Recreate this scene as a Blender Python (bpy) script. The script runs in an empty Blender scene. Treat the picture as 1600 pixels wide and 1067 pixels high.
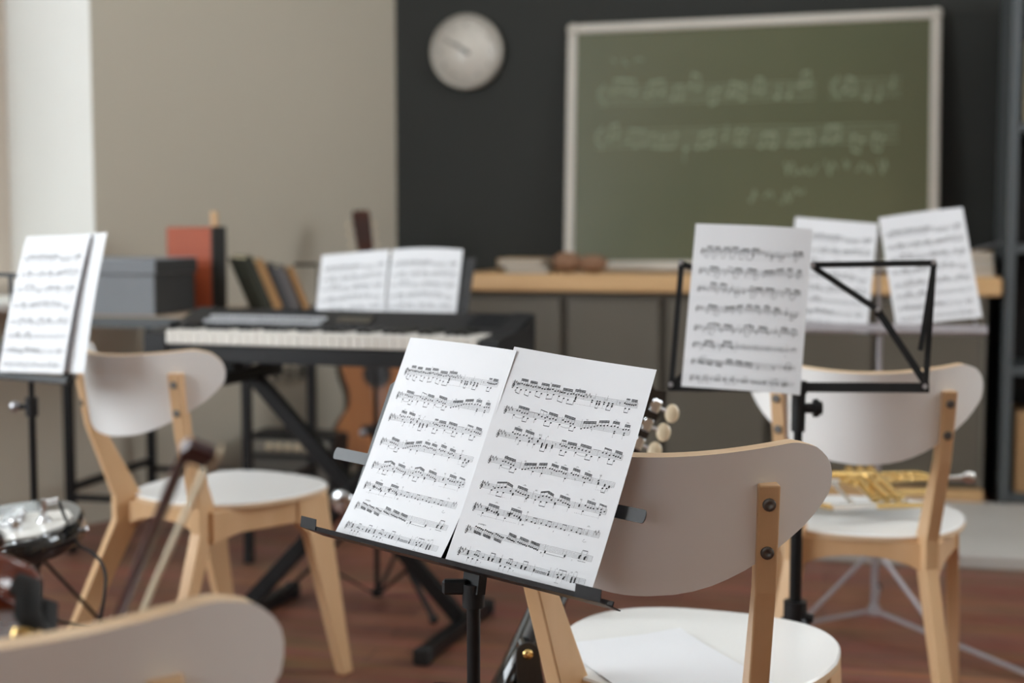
import bpy, math, random
from mathutils import Matrix, Vector
PI = math.pi
random.seed(7)
SC = bpy.context.scene
COL = SC.collection
# ------------------------------------------------------------------ camera model
F, YH, H = 2222.0, 352.0, 1.066           # focal length in pixels of the 1600x1067 frame, horizon row, eye height
PITCH = math.atan((533.5 - YH) / F)
def ray(px, py):
    x, v = (px - 800) / F, (533.5 - py) / F
    return Vector((x, math.cos(PITCH) + v * math.sin(PITCH), -math.sin(PITCH) + v * math.cos(PITCH)))
def at(px, py, Y):
    r = ray(px, py); return Vector((0, 0, H)) + r * (Y / r.y)
def atz(px, py, z):
    r = ray(px, py); return Vector((0, 0, H)) + r * ((z - H) / r.z)
def onplane(px, py, o, n):
    r = ray(px, py); c = Vector((0, 0, H)); return c + r * ((o - c).dot(n) / r.dot(n))
# ------------------------------------------------------------------ materials
MATS = {}
def mat(name, col, rough=.5, metal=0., spec=.5, grain=None, coat=0., bump=0., bscale=200.):
    """grain = (scale xyz, second colour, strength)"""
    m = bpy.data.materials.new(name); m.use_nodes = True
    nt = m.node_tree; b = nt.nodes['Principled BSDF']
    b.inputs['Base Color'].default_value = (*col, 1); b.inputs['Roughness'].default_value = rough
    b.inputs['Metallic'].default_value = metal; b.inputs['Specular IOR Level'].default_value = spec
    b.inputs['Coat Weight'].default_value = coat
    tc = nt.nodes.new('ShaderNodeTexCoord')
    def noise(sc3, scale, detail=4):
        mp = nt.nodes.new('ShaderNodeMapping'); mp.inputs['Scale'].default_value = sc3
        nt.links.new(tc.outputs['Object'], mp.inputs['Vector'])
        n = nt.nodes.new('ShaderNodeTexNoise'); n.inputs['Scale'].default_value = scale; n.inputs['Detail'].default_value = detail
        nt.links.new(mp.outputs['Vector'], n.inputs['Vector']); return n
    if grain:
        n = noise(grain[0], 1.0)
        cr = nt.nodes.new('ShaderNodeValToRGB'); cr.color_ramp.elements[0].position = .3; cr.color_ramp.elements[1].position = .72
        cr.color_ramp.elements[0].color = (*col, 1); cr.color_ramp.elements[1].color = (*grain[1], 1)
        nt.links.new(n.outputs['Fac'], cr.inputs['Fac']); nt.links.new(cr.outputs['Color'], b.inputs['Base Color'])
    if bump:
        n = noise((1, 1, 1), bscale, 3); bp = nt.nodes.new('ShaderNodeBump'); bp.inputs['Strength'].default_value = bump
        bp.inputs['Distance'].default_value = .002
        nt.links.new(n.outputs['Fac'], bp.inputs['Height']); nt.links.new(bp.outputs['Normal'], b.inputs['Normal'])
    MATS[name] = m; return m
birch = mat('birch', (.70, .47, .27), .42, grain=((14, 14, 2.2), (.60, .37, .19)), spec=.4)
birch_edge = mat('birch_ply_edge', (.74, .56, .37), .5, grain=((6, 6, 160), (.62, .43, .26)))
white_lam = mat('white_laminate', (.86, .855, .84), .25, spec=.5, grain=((3, 3, 3), (.85, .845, .83)))
black_metal = mat('black_metal', (.006, .006, .0065), .42, spec=.3, grain=((40, 40, 40), (.009, .009, .0095)))
black_satin = mat('black_satin_metal', (.010, .010, .011), .36, spec=.45, grain=((30, 30, 30), (.02, .02, .022)))
black_gloss = mat('black_gloss_lacquer', (.006, .006, .007), .12, coat=.6, grain=((4, 4, 4), (.008, .008, .009)))
black_plastic = mat('black_plastic', (.009, .009, .010), .5, spec=.35, grain=((60, 60, 60), (.012, .012, .013)), bump=.1)
rubber = mat('rubber', (.01, .01, .01), .8, grain=((50, 50, 50), (.016, .016, .016)))
chrome = mat('chrome', (.75, .76, .78), .15, 1., grain=((5, 5, 5), (.68, .69, .71)))
steel = mat('steel', (.50, .50, .53), .32, 1., grain=((20, 20, 20), (.42, .42, .45)))
grey_tube = mat('grey_painted_tube', (.42, .40, .42), .35, .35, grain=((20, 20, 20), (.36, .34, .36)))
brass = mat('brass', (.80, .56, .24), .2, 1., grain=((8, 8, 8), (.72, .48, .18)))
paper = mat('paper', (.735, .742, .765), .7, spec=.2, grain=((9, 9, 9), (.725, .732, .755)))
ink = mat('printing_ink', (.015, .015, .018), .6, spec=.2, grain=((80, 80, 80), (.02, .02, .022)))
faint_ink = mat('printing_ink_soft', (.05, .05, .055), .6, spec=.2, grain=((80, 80, 80), (.06, .06, .065)))
cream = mat('cream_plastic', (.78, .66, .47), .25, coat=.3, grain=((60, 60, 60), (.72, .59, .40)))
# ------------------------------------------------------------------ mesh builder
class MB:
    def __init__(s): s.v, s.f, s.m, s.sm = [], [], [], []
    def add(s, vs, fs, mi=0, smooth=False, M=None):
        o = len(s.v)
        s.v += [tuple(M @ Vector(v)) if M is not None else tuple(v) for v in vs]
        for f in fs: s.f.append([i + o for i in f]); s.m.append(mi); s.sm.append(smooth)
        return s
    def box(s, c, d, mi=0, M=None, ch=0.0):
        """box centred at c with size d, optional chamfer ch"""
        x, y, z = (k / 2 for k in d)
        if ch <= 0:
            vs = [(c[0] + a * x, c[1] + b * y, c[2] + e * z) for a in (-1, 1) for b in (-1, 1) for e in (-1, 1)]
            fs = [(0, 1, 3, 2), (4, 6, 7, 5), (0, 4, 5, 1), (2, 3, 7, 6), (0, 2, 6, 4), (1, 5, 7, 3)]
            return s.add(vs, fs, mi, False, M)
        pr = [(-x + ch, -y), (x - ch, -y), (x, -y + ch), (x, y - ch), (x - ch, y), (-x + ch, y), (-x, y - ch), (-x, -y + ch)]
        k = ch
        pin = [(max(-x + k, min(x - k, a)), max(-y + k, min(y - k, b))) for a, b in pr]
        rings = [(pin, -z), (pr, -z + k), (pr, z - k), (pin, z)]
        vs = [(c[0] + a, c[1] + b, c[2] + h) for r, h in rings for a, b in r]
        fs = [[i for i in range(7, -1, -1)], [24 + i for i in range(8)]]
        for r in range(3):
            for i in range(8): j = (i + 1) % 8; fs.append([r * 8 + i, r * 8 + j, r * 8 + 8 + j, r * 8 + 8 + i])
        return s.add(vs, fs, mi, False, M)
    def bar(s, a, b, w, t, up=(0, 0, 1), mi=0, ch=0.0):
        """rectangular bar from a to b, width w across (a-b x up), thickness t along up"""
        a, b = Vector(a), Vector(b); d = (b - a); L = d.length; d.normalize()
        up = Vector(up); sd = d.cross(up)
        if sd.length < 1e-6: sd = d.cross(Vector((1, 0, 0)))
        sd.normalize(); up = sd.cross(d).normalized()
        M = Matrix(((sd.x, d.x, up.x, (a.x + b.x) / 2), (sd.y, d.y, up.y, (a.y + b.y) / 2), (sd.z, d.z, up.z, (a.z + b.z) / 2), (0, 0, 0, 1)))
        return s.box((0, 0, 0), (w, L, t), mi, M, ch)
    def tube(s, pts, r, n=10, mi=0, cap=True, smooth=True):
        pts = [Vector(p) for p in pts]; rs = r if isinstance(r, (list, tuple)) else [r] * len(pts)
        vs, fs = [], []; prev = None
        for i, p in enumerate(pts):
            if i == 0: d = pts[1] - p
            elif i == len(pts) - 1: d = p - pts[i - 1]
            else: d = (pts[i + 1] - p).normalized() + (p - pts[i - 1]).normalized()
            if d.length < 1e-9: d = pts[i] - pts[i - 1]
            d.normalize()
            if prev is None:
                a = d.cross(Vector((0, 0, 1)))
                if a.length < 1e-3: a = d.cross(Vector((1, 0, 0)))
            else: a = prev - d * prev.dot(d)
            a.normalize(); prev = a; b = d.cross(a)
            for k in range(n):
                t = 2 * PI * k / n; vs.append(p + (a * math.cos(t) + b * math.sin(t)) * rs[i])
        for i in range(len(pts) - 1):
            for k in range(n):
                j = (k + 1) % n; fs.append([i * n + k, i * n + j, (i + 1) * n + j, (i + 1) * n + k])
        s.add(vs, fs, mi, smooth)
        if cap: s.add(vs[:n], [list(range(n - 1, -1, -1))], mi); s.add(vs[-n:], [list(range(n))], mi)
        return s
    def lathe(s, prof, n=24, mi=0, M=None, smooth=True):
        """profile of (r, z) about local z"""
        vs, fs = [], []
        for r, z in prof:
            for k in range(n): t = 2 * PI * k / n; vs.append((r * math.cos(t), r * math.sin(t), z))
        for i in range(len(prof) - 1):
            for k in range(n):
                j = (k + 1) % n; fs.append([i * n + k, i * n + j, (i + 1) * n + j, (i + 1) * n + k])
        s.add(vs, fs, mi, smooth, M)
        if prof[0][0] > 1e-5: s.add(vs[:n], [list(range(n - 1, -1, -1))], mi, False, M)
        if prof[-1][0] > 1e-5: s.add(vs[-n:], [list(range(n))], mi, False, M)
        return s
    def prism(s, poly, z0, z1, mi=0, mside=None, M=None, smooth=False):
        """polygon in local xy extruded from z0 to z1"""
        n = len(poly); ms = mi if mside is None else mside
        vs = [(x, y, z0) for x, y in poly] + [(x, y, z1) for x, y in poly]
        s.add(vs, [list(range(n - 1, -1, -1)), list(range(n, 2 * n))], mi, False, M)
        s.add(vs, [[i, (i + 1) % n, n + (i + 1) % n, n + i] for i in range(n)], ms, smooth, M)
        return s
    def ball(s, c, r, mi=0, n=14, sc=(1, 1, 1)):
        M = Matrix.Translation(c) @ Matrix.Diagonal((*sc, 1))
        pr = [(max(1e-6, r * math.sin(PI * i / (n // 2))), -r * math.cos(PI * i / (n // 2))) for i in range(n // 2 + 1)]
        return s.lathe(pr, n, mi, M)
    def build(s, name, mats, parent=None, M=None):
        me = bpy.data.meshes.new(name); me.from_pydata([tuple(v) for v in s.v], [], s.f)
        for m in (mats if isinstance(mats, (list, tuple)) else [mats]): me.materials.append(m)
        me.polygons.foreach_set('material_index', s.m); me.polygons.foreach_set('use_smooth', s.sm)
        me.update()
        o = bpy.data.objects.new(name, me); COL.objects.link(o)
        if parent: o.parent = parent
        if M is not None: o.matrix_local = M
        return o
def tag(o, label=None, cat=None, group=None, kind=None):
    if label: o['label'] = label
    if cat: o['category'] = cat
    if group: o['group'] = group
    if kind: o['kind'] = kind
    return o
def thing(name, label, cat, loc=(0, 0, 0), rz=0., group=None):
    o = bpy.data.objects.new(name, None); COL.objects.link(o); o.empty_display_size = .05
    o.location = loc; o.rotation_euler = (0, 0, rz); return tag(o, label, cat, group)
def dup(root, loc, rz, label):
    r = root.copy(); COL.objects.link(r); r.location = loc; r.rotation_euler = (0, 0, rz); r['label'] = label
    for ch in list(root.children):
        c = ch.copy(); COL.objects.link(c); c.parent = r
        for g in list(ch.children):
            d = g.copy(); COL.objects.link(d); d.parent = c
    return r
def cyl_between(mb, a, b, r, n=14, mi=0): return mb.tube([a, b], r, n, mi)
def bevel(o, w=.002, seg=2):
    m = o.modifiers.new('bevel', 'BEVEL'); m.width = w; m.segments = seg; m.limit_method = 'ANGLE'; return o
# ------------------------------------------------------------------ room frame
UW = Vector((.974, -.225, 0)); VW = Vector((.225, .974, 0)); YAW_W = -math.atan2(.225, .974)
P0 = Vector((-.166, 5.64, 0))                  # front line of the worktop
W0 = P0 + VW * .5                              # foot of the dark wall
C0 = Vector((-.504, 6.231, 0))                 # corner of the two walls
DL = Vector((-.640, -.768, 0)).normalized(); NL = Vector((-DL.y, DL.x, 0)) * -1
if NL.x < 0: NL = -NL
CEIL = 3.5
wall_dark = mat('charcoal_wall_paint', (.020, .021, .018), .65, spec=.3, grain=((2, 2, 2), (.023, .024, .021)), bump=.08)
wall_beige = mat('beige_grey_wall_paint', (.50, .455, .37), .8, spec=.2, grain=((1.5, 1.5, 1.5), (.51, .465, .38)), bump=.08)
wall_white = mat('white_reveal_paint', (.82, .81, .78), .8, spec=.2, grain=((2, 2, 2), (.80, .79, .76)))
def frame2(o, xdir, ydir):
    return Matrix(((xdir.x, ydir.x, 0, o.x), (xdir.y, ydir.y, 0, o.y), (0, 0, 1, o.z), (0, 0, 0, 1)))
def wall(name, o, xdir, outdir, L, thick, mats, openings=(), z1=CEIL):
    """wall whose room face runs from o along xdir; thickness goes towards outdir"""
    mb = MB(); x = 0
    def seg(x0, x1, za, zb):
        if x1 - x0 > 1e-4 and zb - za > 1e-4: mb.box(((x0 + x1) / 2, thick / 2, (za + zb) / 2), (x1 - x0, thick, zb - za))
    for a, b, za, zb in openings:
        seg(x, a, 0, z1); seg(a, b, 0, za); seg(a, b, zb, z1); x = b
    seg(x, L, 0, z1)
    # reveals of openings carry the second material
    ob = mb.build(name, mats); ob.matrix_world = frame2(o, xdir, outdir)
    if len(mats) > 1:
        for p in ob.data.polygons:
            c = p.center
            for a, b, za, zb in openings:
                if .01 < c.y < thick - .01 and a - .02 < c.x < b + .02 and za - .02 < c.z < zb + .02: p.material_index = 1
    return tag(ob, kind='structure')
glass = bpy.data.materials.new('window_glass'); glass.use_nodes = True
_nt = glass.node_tree; _nt.nodes.clear()
_o = _nt.nodes.new('ShaderNodeOutputMaterial'); _mx = _nt.nodes.new('ShaderNodeMixShader'); _t = _nt.nodes.new('ShaderNodeBsdfTransparent')
_g = _nt.nodes.new('ShaderNodeBsdfGlossy'); _g.inputs['Roughness'].default_value = .02; _mx.inputs[0].default_value = .06
_nt.links.new(_t.outputs[0], _mx.inputs[1]); glass_n = _t; _nt.links.new(_g.outputs[0], _mx.inputs[2]); _nt.links.new(_mx.outputs[0], _o.inputs[0])
dimmed_glass = glass.copy(); dimmed_glass.name = 'sheer_screened_glass'
for _n in dimmed_glass.node_tree.nodes:
    if _n.type == 'BSDF_TRANSPARENT': _n.inputs[0].default_value = (.33, .33, .32, 1)  # tint added to dim the daylight falling on the white reveal
frame_paint = mat('cream_window_paint', (.70, .62, .54), .5, grain=((4, 4, 4), (.68, .60, .52)))
PORTALS = []
def window(n, o, xdir, outdir, a, b, za, zb, depth):
    """frame and panes near the outer end of the reveal"""
    M = frame2(o, xdir, outdir)
    mb = MB(); y = depth; w = .06
    for x in (a + w / 2, b - w / 2): mb.box((x, y, (za + zb) / 2), (w, .05, zb - za))
    for z in (za + w / 2, zb - w / 2, zb - .62): mb.box(((a + b) / 2, y, z), (b - a, .05, w))
    mb.box(((a + b) / 2, y, (za + zb) / 2), (w, .05, zb - za))
    f = mb.build('window_%d' % n, frame_paint); f.matrix_world = M; tag(f, kind='structure')  # also names the added, unseen rear and right wall windows
    g = MB(); g.box(((a + b) / 2, y + .015, (za + zb) / 2), (b - a - .04, .004, zb - za - .04)); g.build('pane', dimmed_glass if n == 1 else glass, f)
    s = MB(); s.box(((a + b) / 2, y / 2 - .03, za + .012), (b - a - .002, y + .06, .024)); s.build('window_sill', wall_white, f)
    li = bpy.data.lights.new('daylight_portal_%d' % n, 'AREA'); li.shape = 'RECTANGLE'; li.size = b - a; li.size_y = zb - za
    li.cycles.is_portal = True
    lo = bpy.data.objects.new('daylight_portal_%d' % n, li); COL.objects.link(lo)
    c = M @ Vector(((a + b) / 2, y + .06, (za + zb) / 2)); ind = -outdir
    lo.location = c; lo.rotation_euler = ind.to_track_quat('-Z', 'Z').to_euler()
TW = 1.524
LW = 4.2
EL = C0 + DL * LW
wall('wall_back', C0 - UW * .05, UW, VW, 4.0, .2, [wall_dark])
# left wall runs from the corner towards the camera with a deep white window reveal
wall('wall_left', C0 - DL * 0, DL, -NL, LW, .62, [wall_beige, wall_white], [(TW, TW + 1.75, .78, 3.3)])
window(1, C0, DL, -NL, TW, TW + 1.75, .78, 3.3, .575)
XS = EL.x
SIDE = [(.10, 2.75, .95, 3.4)]
YB = -2.6
wall('wall_side', EL, Vector((0, -1, 0)), Vector((-1, 0, 0)), EL.y - YB, .4, [wall_beige, wall_white], SIDE)
for i, (a, b, za, zb) in enumerate(SIDE): window(2 + i, EL, Vector((0, -1, 0)), Vector((-1, 0, 0)), a, b, za, zb, .36)
wall_grey = mat('clay_wall_paint', (.42, .29, .19), .8, spec=.2, grain=((1.5, 1.5, 1.5), (.43, .30, .20)))
wall_pale = mat('pale_wall_paint', (.62, .57, .49), .8, spec=.2, grain=((1.5, 1.5, 1.5), (.63, .58, .5)))
RW = 3.25
wall('wall_rear', Vector((XS - .4, YB, 0)), Vector((1, 0, 0)), Vector((0, -1, 0)), RW - XS + .8, .4, [wall_grey, wall_white], [(2.2, 3.0, 1.1, 2.1)])
window(4, Vector((XS - .4, YB, 0)), Vector((1, 0, 0)), Vector((0, -1, 0)), 2.2, 3.0, 1.1, 2.1, .36)  # unseen rear window, added to brighten the near chair backs
ADDED_RIGHT = [(4.7, 6.5, 1.5, 3.3)]  # unseen window, added to throw light on the left wall
wall('wall_right', Vector((RW, YB, 0)), Vector((0, 1, 0)), Vector((1, 0, 0)), 9.0, .4, [wall_pale, wall_white], ADDED_RIGHT)
for i, k in enumerate(ADDED_RIGHT): window(3 + i, Vector((RW, YB, 0)), Vector((0, 1, 0)), Vector((1, 0, 0)), *k, .36)
added_light_m = bpy.data.materials.new('lamp_diffuser'); added_light_m.use_nodes = True
_e = added_light_m.node_tree.nodes['Principled BSDF']; _e.inputs['Base Color'].default_value = (.8, .8, .8, 1); _e.inputs['Emission Color'].default_value = (.96, .98, 1, 1); _e.inputs['Emission Strength'].default_value = 5.0
for k, (x, y) in enumerate(((-1.5, 3.3), (.3, 4.1), (1.6, 2.9))):  # unseen glowing panels, added overhead to brighten the seats
    r = thing('ceiling_light', ['flat white ceiling light near the window wall', 'flat white ceiling light over the middle of the room', 'flat white ceiling light towards the shelf unit'][k], 'light', (x, y, CEIL), YAW_W, 'ceiling lights')
    m = MB(); m.box((0, 0, -.03), (1.24, .34, .058), ch=.006); m.build('housing', wall_white, r)
    m = MB(); m.box((0, 0, -.061), (1.18, .28, .004)); m.build('diffuser', added_light_m, r)
mb = MB(); mb.box((0, 1.9, CEIL + .06), (9, 10.5, .12)); tag(mb.build('ceiling', wall_white), kind='structure')
# floor: dark red-brown boards
fl = bpy.data.materials.new('dark_wood_boards'); fl.use_nodes = True
nt = fl.node_tree; b = nt.nodes['Principled BSDF']
tc = nt.nodes.new('ShaderNodeTexCoord'); mp = nt.nodes.new('ShaderNodeMapping')
mp.inputs['Rotation'].default_value = (0, 0, .22)
br = nt.nodes.new('ShaderNodeTexBrick'); br.inputs['Scale'].default_value = 1; br.inputs['Brick Width'].default_value = 1.1
br.inputs['Row Height'].default_value = .105; br.inputs['Mortar Size'].default_value = .0018; br.offset = .37
br.inputs['Color1'].default_value = (.23, .095, .060, 1); br.inputs['Color2'].default_value = (.145, .060, .040, 1)
br.inputs['Mortar'].default_value = (.02, .009, .007, 1)
n1 = nt.nodes.new('ShaderNodeTexNoise'); n1.inputs['Scale'].default_value = 1; n1.inputs['Detail'].default_value = 6
mp2 = nt.nodes.new('ShaderNodeMapping'); mp2.inputs['Scale'].default_value = (2.5, 38, 1)
nt.links.new(tc.outputs['Object'], mp.inputs['Vector']); nt.links.new(mp.outputs['Vector'], br.inputs['Vector'])
nt.links.new(mp.outputs['Vector'], mp2.inputs['Vector']); nt.links.new(mp2.outputs['Vector'], n1.inputs['Vector'])
mx = nt.nodes.new('ShaderNodeMix'); mx.data_type = 'RGBA'; mx.blend_type = 'OVERLAY'; mx.inputs['Factor'].default_value = .75
nt.links.new(br.outputs['Color'], mx.inputs['A']); nt.links.new(n1.outputs['Color'], mx.inputs['B'])
nt.links.new(mx.outputs['Result'], b.inputs['Base Color'])
n2 = nt.nodes.new('ShaderNodeTexNoise'); n2.inputs['Scale'].default_value = 9; nt.links.new(tc.outputs['Object'], n2.inputs['Vector'])
mr = nt.nodes.new('ShaderNodeMapRange'); mr.inputs['To Min'].default_value = .30; mr.inputs['To Max'].default_value = .52
nt.links.new(n2.outputs['Fac'], mr.inputs['Value']); nt.links.new(mr.outputs['Result'], b.inputs['Roughness'])
bp = nt.nodes.new('ShaderNodeBump'); bp.inputs['Strength'].default_value = .25; bp.inputs['Distance'].default_value = .003
nt.links.new(n1.outputs['Fac'], bp.inputs['Height']); nt.links.new(bp.outputs['Normal'], b.inputs['Normal'])
mb = MB(); mb.box((0, 1.9, -.05), (9, 10.5, .1)); tag(mb.build('floor', fl), kind='structure')
#@@ROOM_END
# ------------------------------------------------------------------ raised platform, cabinets, worktop, shelf unit
grey_vinyl = mat('pale_grey_platform', (.52, .50, .47), .6, grain=((5, 5, 5), (.48, .46, .43)))
q = atz(1500, 865, .045); tpl = (q - P0).dot(UW); PD = -(q - P0).dot(VW) + .0
mb = MB(); mb.box((1.6, PD / 2, .0225), (2.6, PD, .045), ch=.004)
o = mb.build('low_platform', grey_vinyl); o.matrix_world = frame2(Vector((q.x, q.y, 0)) - UW * tpl - VW * .005, UW, VW); 
tag(o, 'low pale grey platform on the floor at the foot of the cabinets', 'platform')
cab_paint = mat('taupe_cabinet_front', (.105, .090, .068), .5, grain=((2, 2, 2), (.12, .105, .084)))
cab_end = mat('light_taupe_edge', (.26, .245, .21), .5, grain=((2, 2, 2), (.25, .235, .2)))
top_wood = mat('worktop_wood', (.66, .42, .21), .4, grain=((2.5, 30, 30), (.56, .34, .16)))
MC = frame2(P0, UW, VW)
def cl(px):                                    # along-cabinet coordinate of a pixel column on the front line
    k = (px - 800) / F; return (k * P0.y - P0.x) / (UW.x - k * UW.y)
TOPZ = .876
seams = [cl(722), cl(880), cl(1036), cl(1203), cl(1371), cl(1546)]
names = ['taupe base cabinet furthest left, beside the keyboard end', 'taupe base cabinet second from the left under the green board corner', 'taupe base cabinet behind the single sheet on the black wire stand',
         'taupe base cabinet behind the crossing of the black wire desk', 'taupe base cabinet at the right end of the counter, next to the shelf unit']
for i in range(5):
    a, e = seams[i], seams[i + 1]
    r = thing('base_cabinet', names[i], 'cabinet', MC @ Vector(((a + e) / 2, .03, 0)), YAW_W, 'base cabinets under the worktop')
    zb = .045; z0 = .045
    w = e - a - .002; h = TOPZ - .07 - .045
    m = MB(); m.box((0, .235, z0 + h / 2 + .02 - .045 + zb), (w, .43, h - .04), ch=.002); m.build('body', cab_end if i == 4 else cab_paint, r)
    m = MB(); m.box((0, .003, .055 + (h - .05) / 2 - .045 + zb + .03), (w - .03, .022, h - .08), ch=.003); m.build('door', cab_paint, r)
    m = MB(); m.box((0, .10, .02 + zb - (0 if zb == 0 else .025)), (w, .25, .04 + (0 if zb == 0 else .05)), ch=.002); m.build('plinth', top_wood, r)
a, e = cl(716), cl(1566)
mb = MB(); mb.box(((a + e) / 2, .235, TOPZ - .035), (e - a, .49, .068), ch=.008)
o = mb.build('worktop', top_wood); o.matrix_world = MC; tag(o, 'long light wooden worktop running over the taupe cabinets', 'worktop')
# open shelf unit
shelf_paint = mat('blue_grey_shelf', (.085, .095, .10), .45, grain=((3, 3, 3), (.078, .088, .093)))
sx = cl(1574)
r = thing('shelf_unit', 'dark blue-grey open shelf unit at the right edge beside the cabinets', 'shelf', MC @ Vector((sx, .02, .0)), YAW_W)
for x in (.012, 1.0): m = MB(); m.box((x, .2, .98), (.035, .40, 1.96), ch=.002); m.build('upright', shelf_paint, r)
for z in (.06, .53, .98, 1.42, 1.9): m = MB(); m.box((.506, .2, z), (.95, .39, .03), ch=.002); m.build('shelf_board', shelf_paint, r)
m = MB(); m.box((.506, .395, .98), (.98, .008, 1.92)); m.build('back_panel', black_plastic, r)
card = mat('cardboard', (.42, .25, .12), .8, grain=((5, 5, 60), (.36, .21, .10)))
MS = MC @ Matrix.Translation((sx, .02, .0))
mb = MB(); mb.box((.23, .17, .226), (.36, .27, .30), ch=.003); mb.box((.23, .17, .377), (.05, .27, .002))
o = mb.build('cardboard_box', card); o.matrix_world = MS; tag(o, 'brown cardboard box on the bottom shelf at the right edge', 'box')
fold = mat('yellow_folder', (.62, .55, .36), .7, grain=((4, 4, 4), (.58, .5, .32)))
for k in range(4):
    mb = MB(); mb.box((.075 + k * .062, .15, 1.435 + .15 + (k % 2) * .008), (.055, .24, .30 + (k % 2) * .016), ch=.002)
    o = mb.build('document_folder', fold); o.matrix_world = MS
    tag(o, ['pale yellow document folder on the upper shelf, first against the upright', 'pale yellow document folder second from the upright on the upper shelf', 'pale yellow document folder third from the upright on the upper shelf', 'pale yellow document folder fourth from the upright on the upper shelf'][k], 'folder', 'folders on the upper shelf')
#@@CAB_END
# ------------------------------------------------------------------ printed music page, drawn once in millimetres
GAP = 1.7; ST = GAP / 2
class Page:
    def __init__(s): s.poly = []
    def quad(s, a, b, w):
        dx, dy = b[0] - a[0], b[1] - a[1]; L = math.hypot(dx, dy) or 1e-6; nx, ny = -dy / L * w / 2, dx / L * w / 2
        n = max(1, int(L / 9))
        for i in range(n):
            p = (a[0] + dx * i / n, a[1] + dy * i / n); q = (a[0] + dx * (i + 1) / n, a[1] + dy * (i + 1) / n)
            s.poly.append([(p[0] + nx, p[1] + ny), (q[0] + nx, q[1] + ny), (q[0] - nx, q[1] - ny), (p[0] - nx, p[1] - ny)])
    def line(s, pts, w):
        for a, b in zip(pts, pts[1:]): s.quad(a, b, w)
    def dot(s, x, y, r=.4): s.poly.append([(x + r * math.cos(t * PI / 3), y + r * math.sin(t * PI / 3)) for t in range(6)])
    def head(s, x, y, hollow=False):
        P = []
        for k in range(10):
            t = 2 * PI * k / 10; a, b = 1.28 * math.cos(t), .95 * math.sin(t)
            P.append((x + a * .93 + b * .35, y - a * .35 + b * .93))
        if not hollow: s.poly.append(P)
        else:
            for p, q in zip(P, P[1:] + P[:1]): s.quad(p, q, .3)
    def text(s, x, y, txt, size=2.6, shear=.2):
        cu = bpy.data.curves.new('t', 'FONT'); cu.body = txt; cu.size = size; cu.shear = shear; cu.align_x = 'CENTER'; cu.resolution_u = 1
        ob = bpy.data.objects.new('t', cu); COL.objects.link(ob)
        dg = bpy.context.evaluated_depsgraph_get(); me = ob.evaluated_get(dg).to_mesh()
        for p in me.polygons: s.poly.append([(x + me.vertices[i].co.x, y - me.vertices[i].co.y) for i in p.vertices])
        ob.evaluated_get(dg).to_mesh_clear(); bpy.data.objects.remove(ob); bpy.data.curves.remove(cu)
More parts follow.
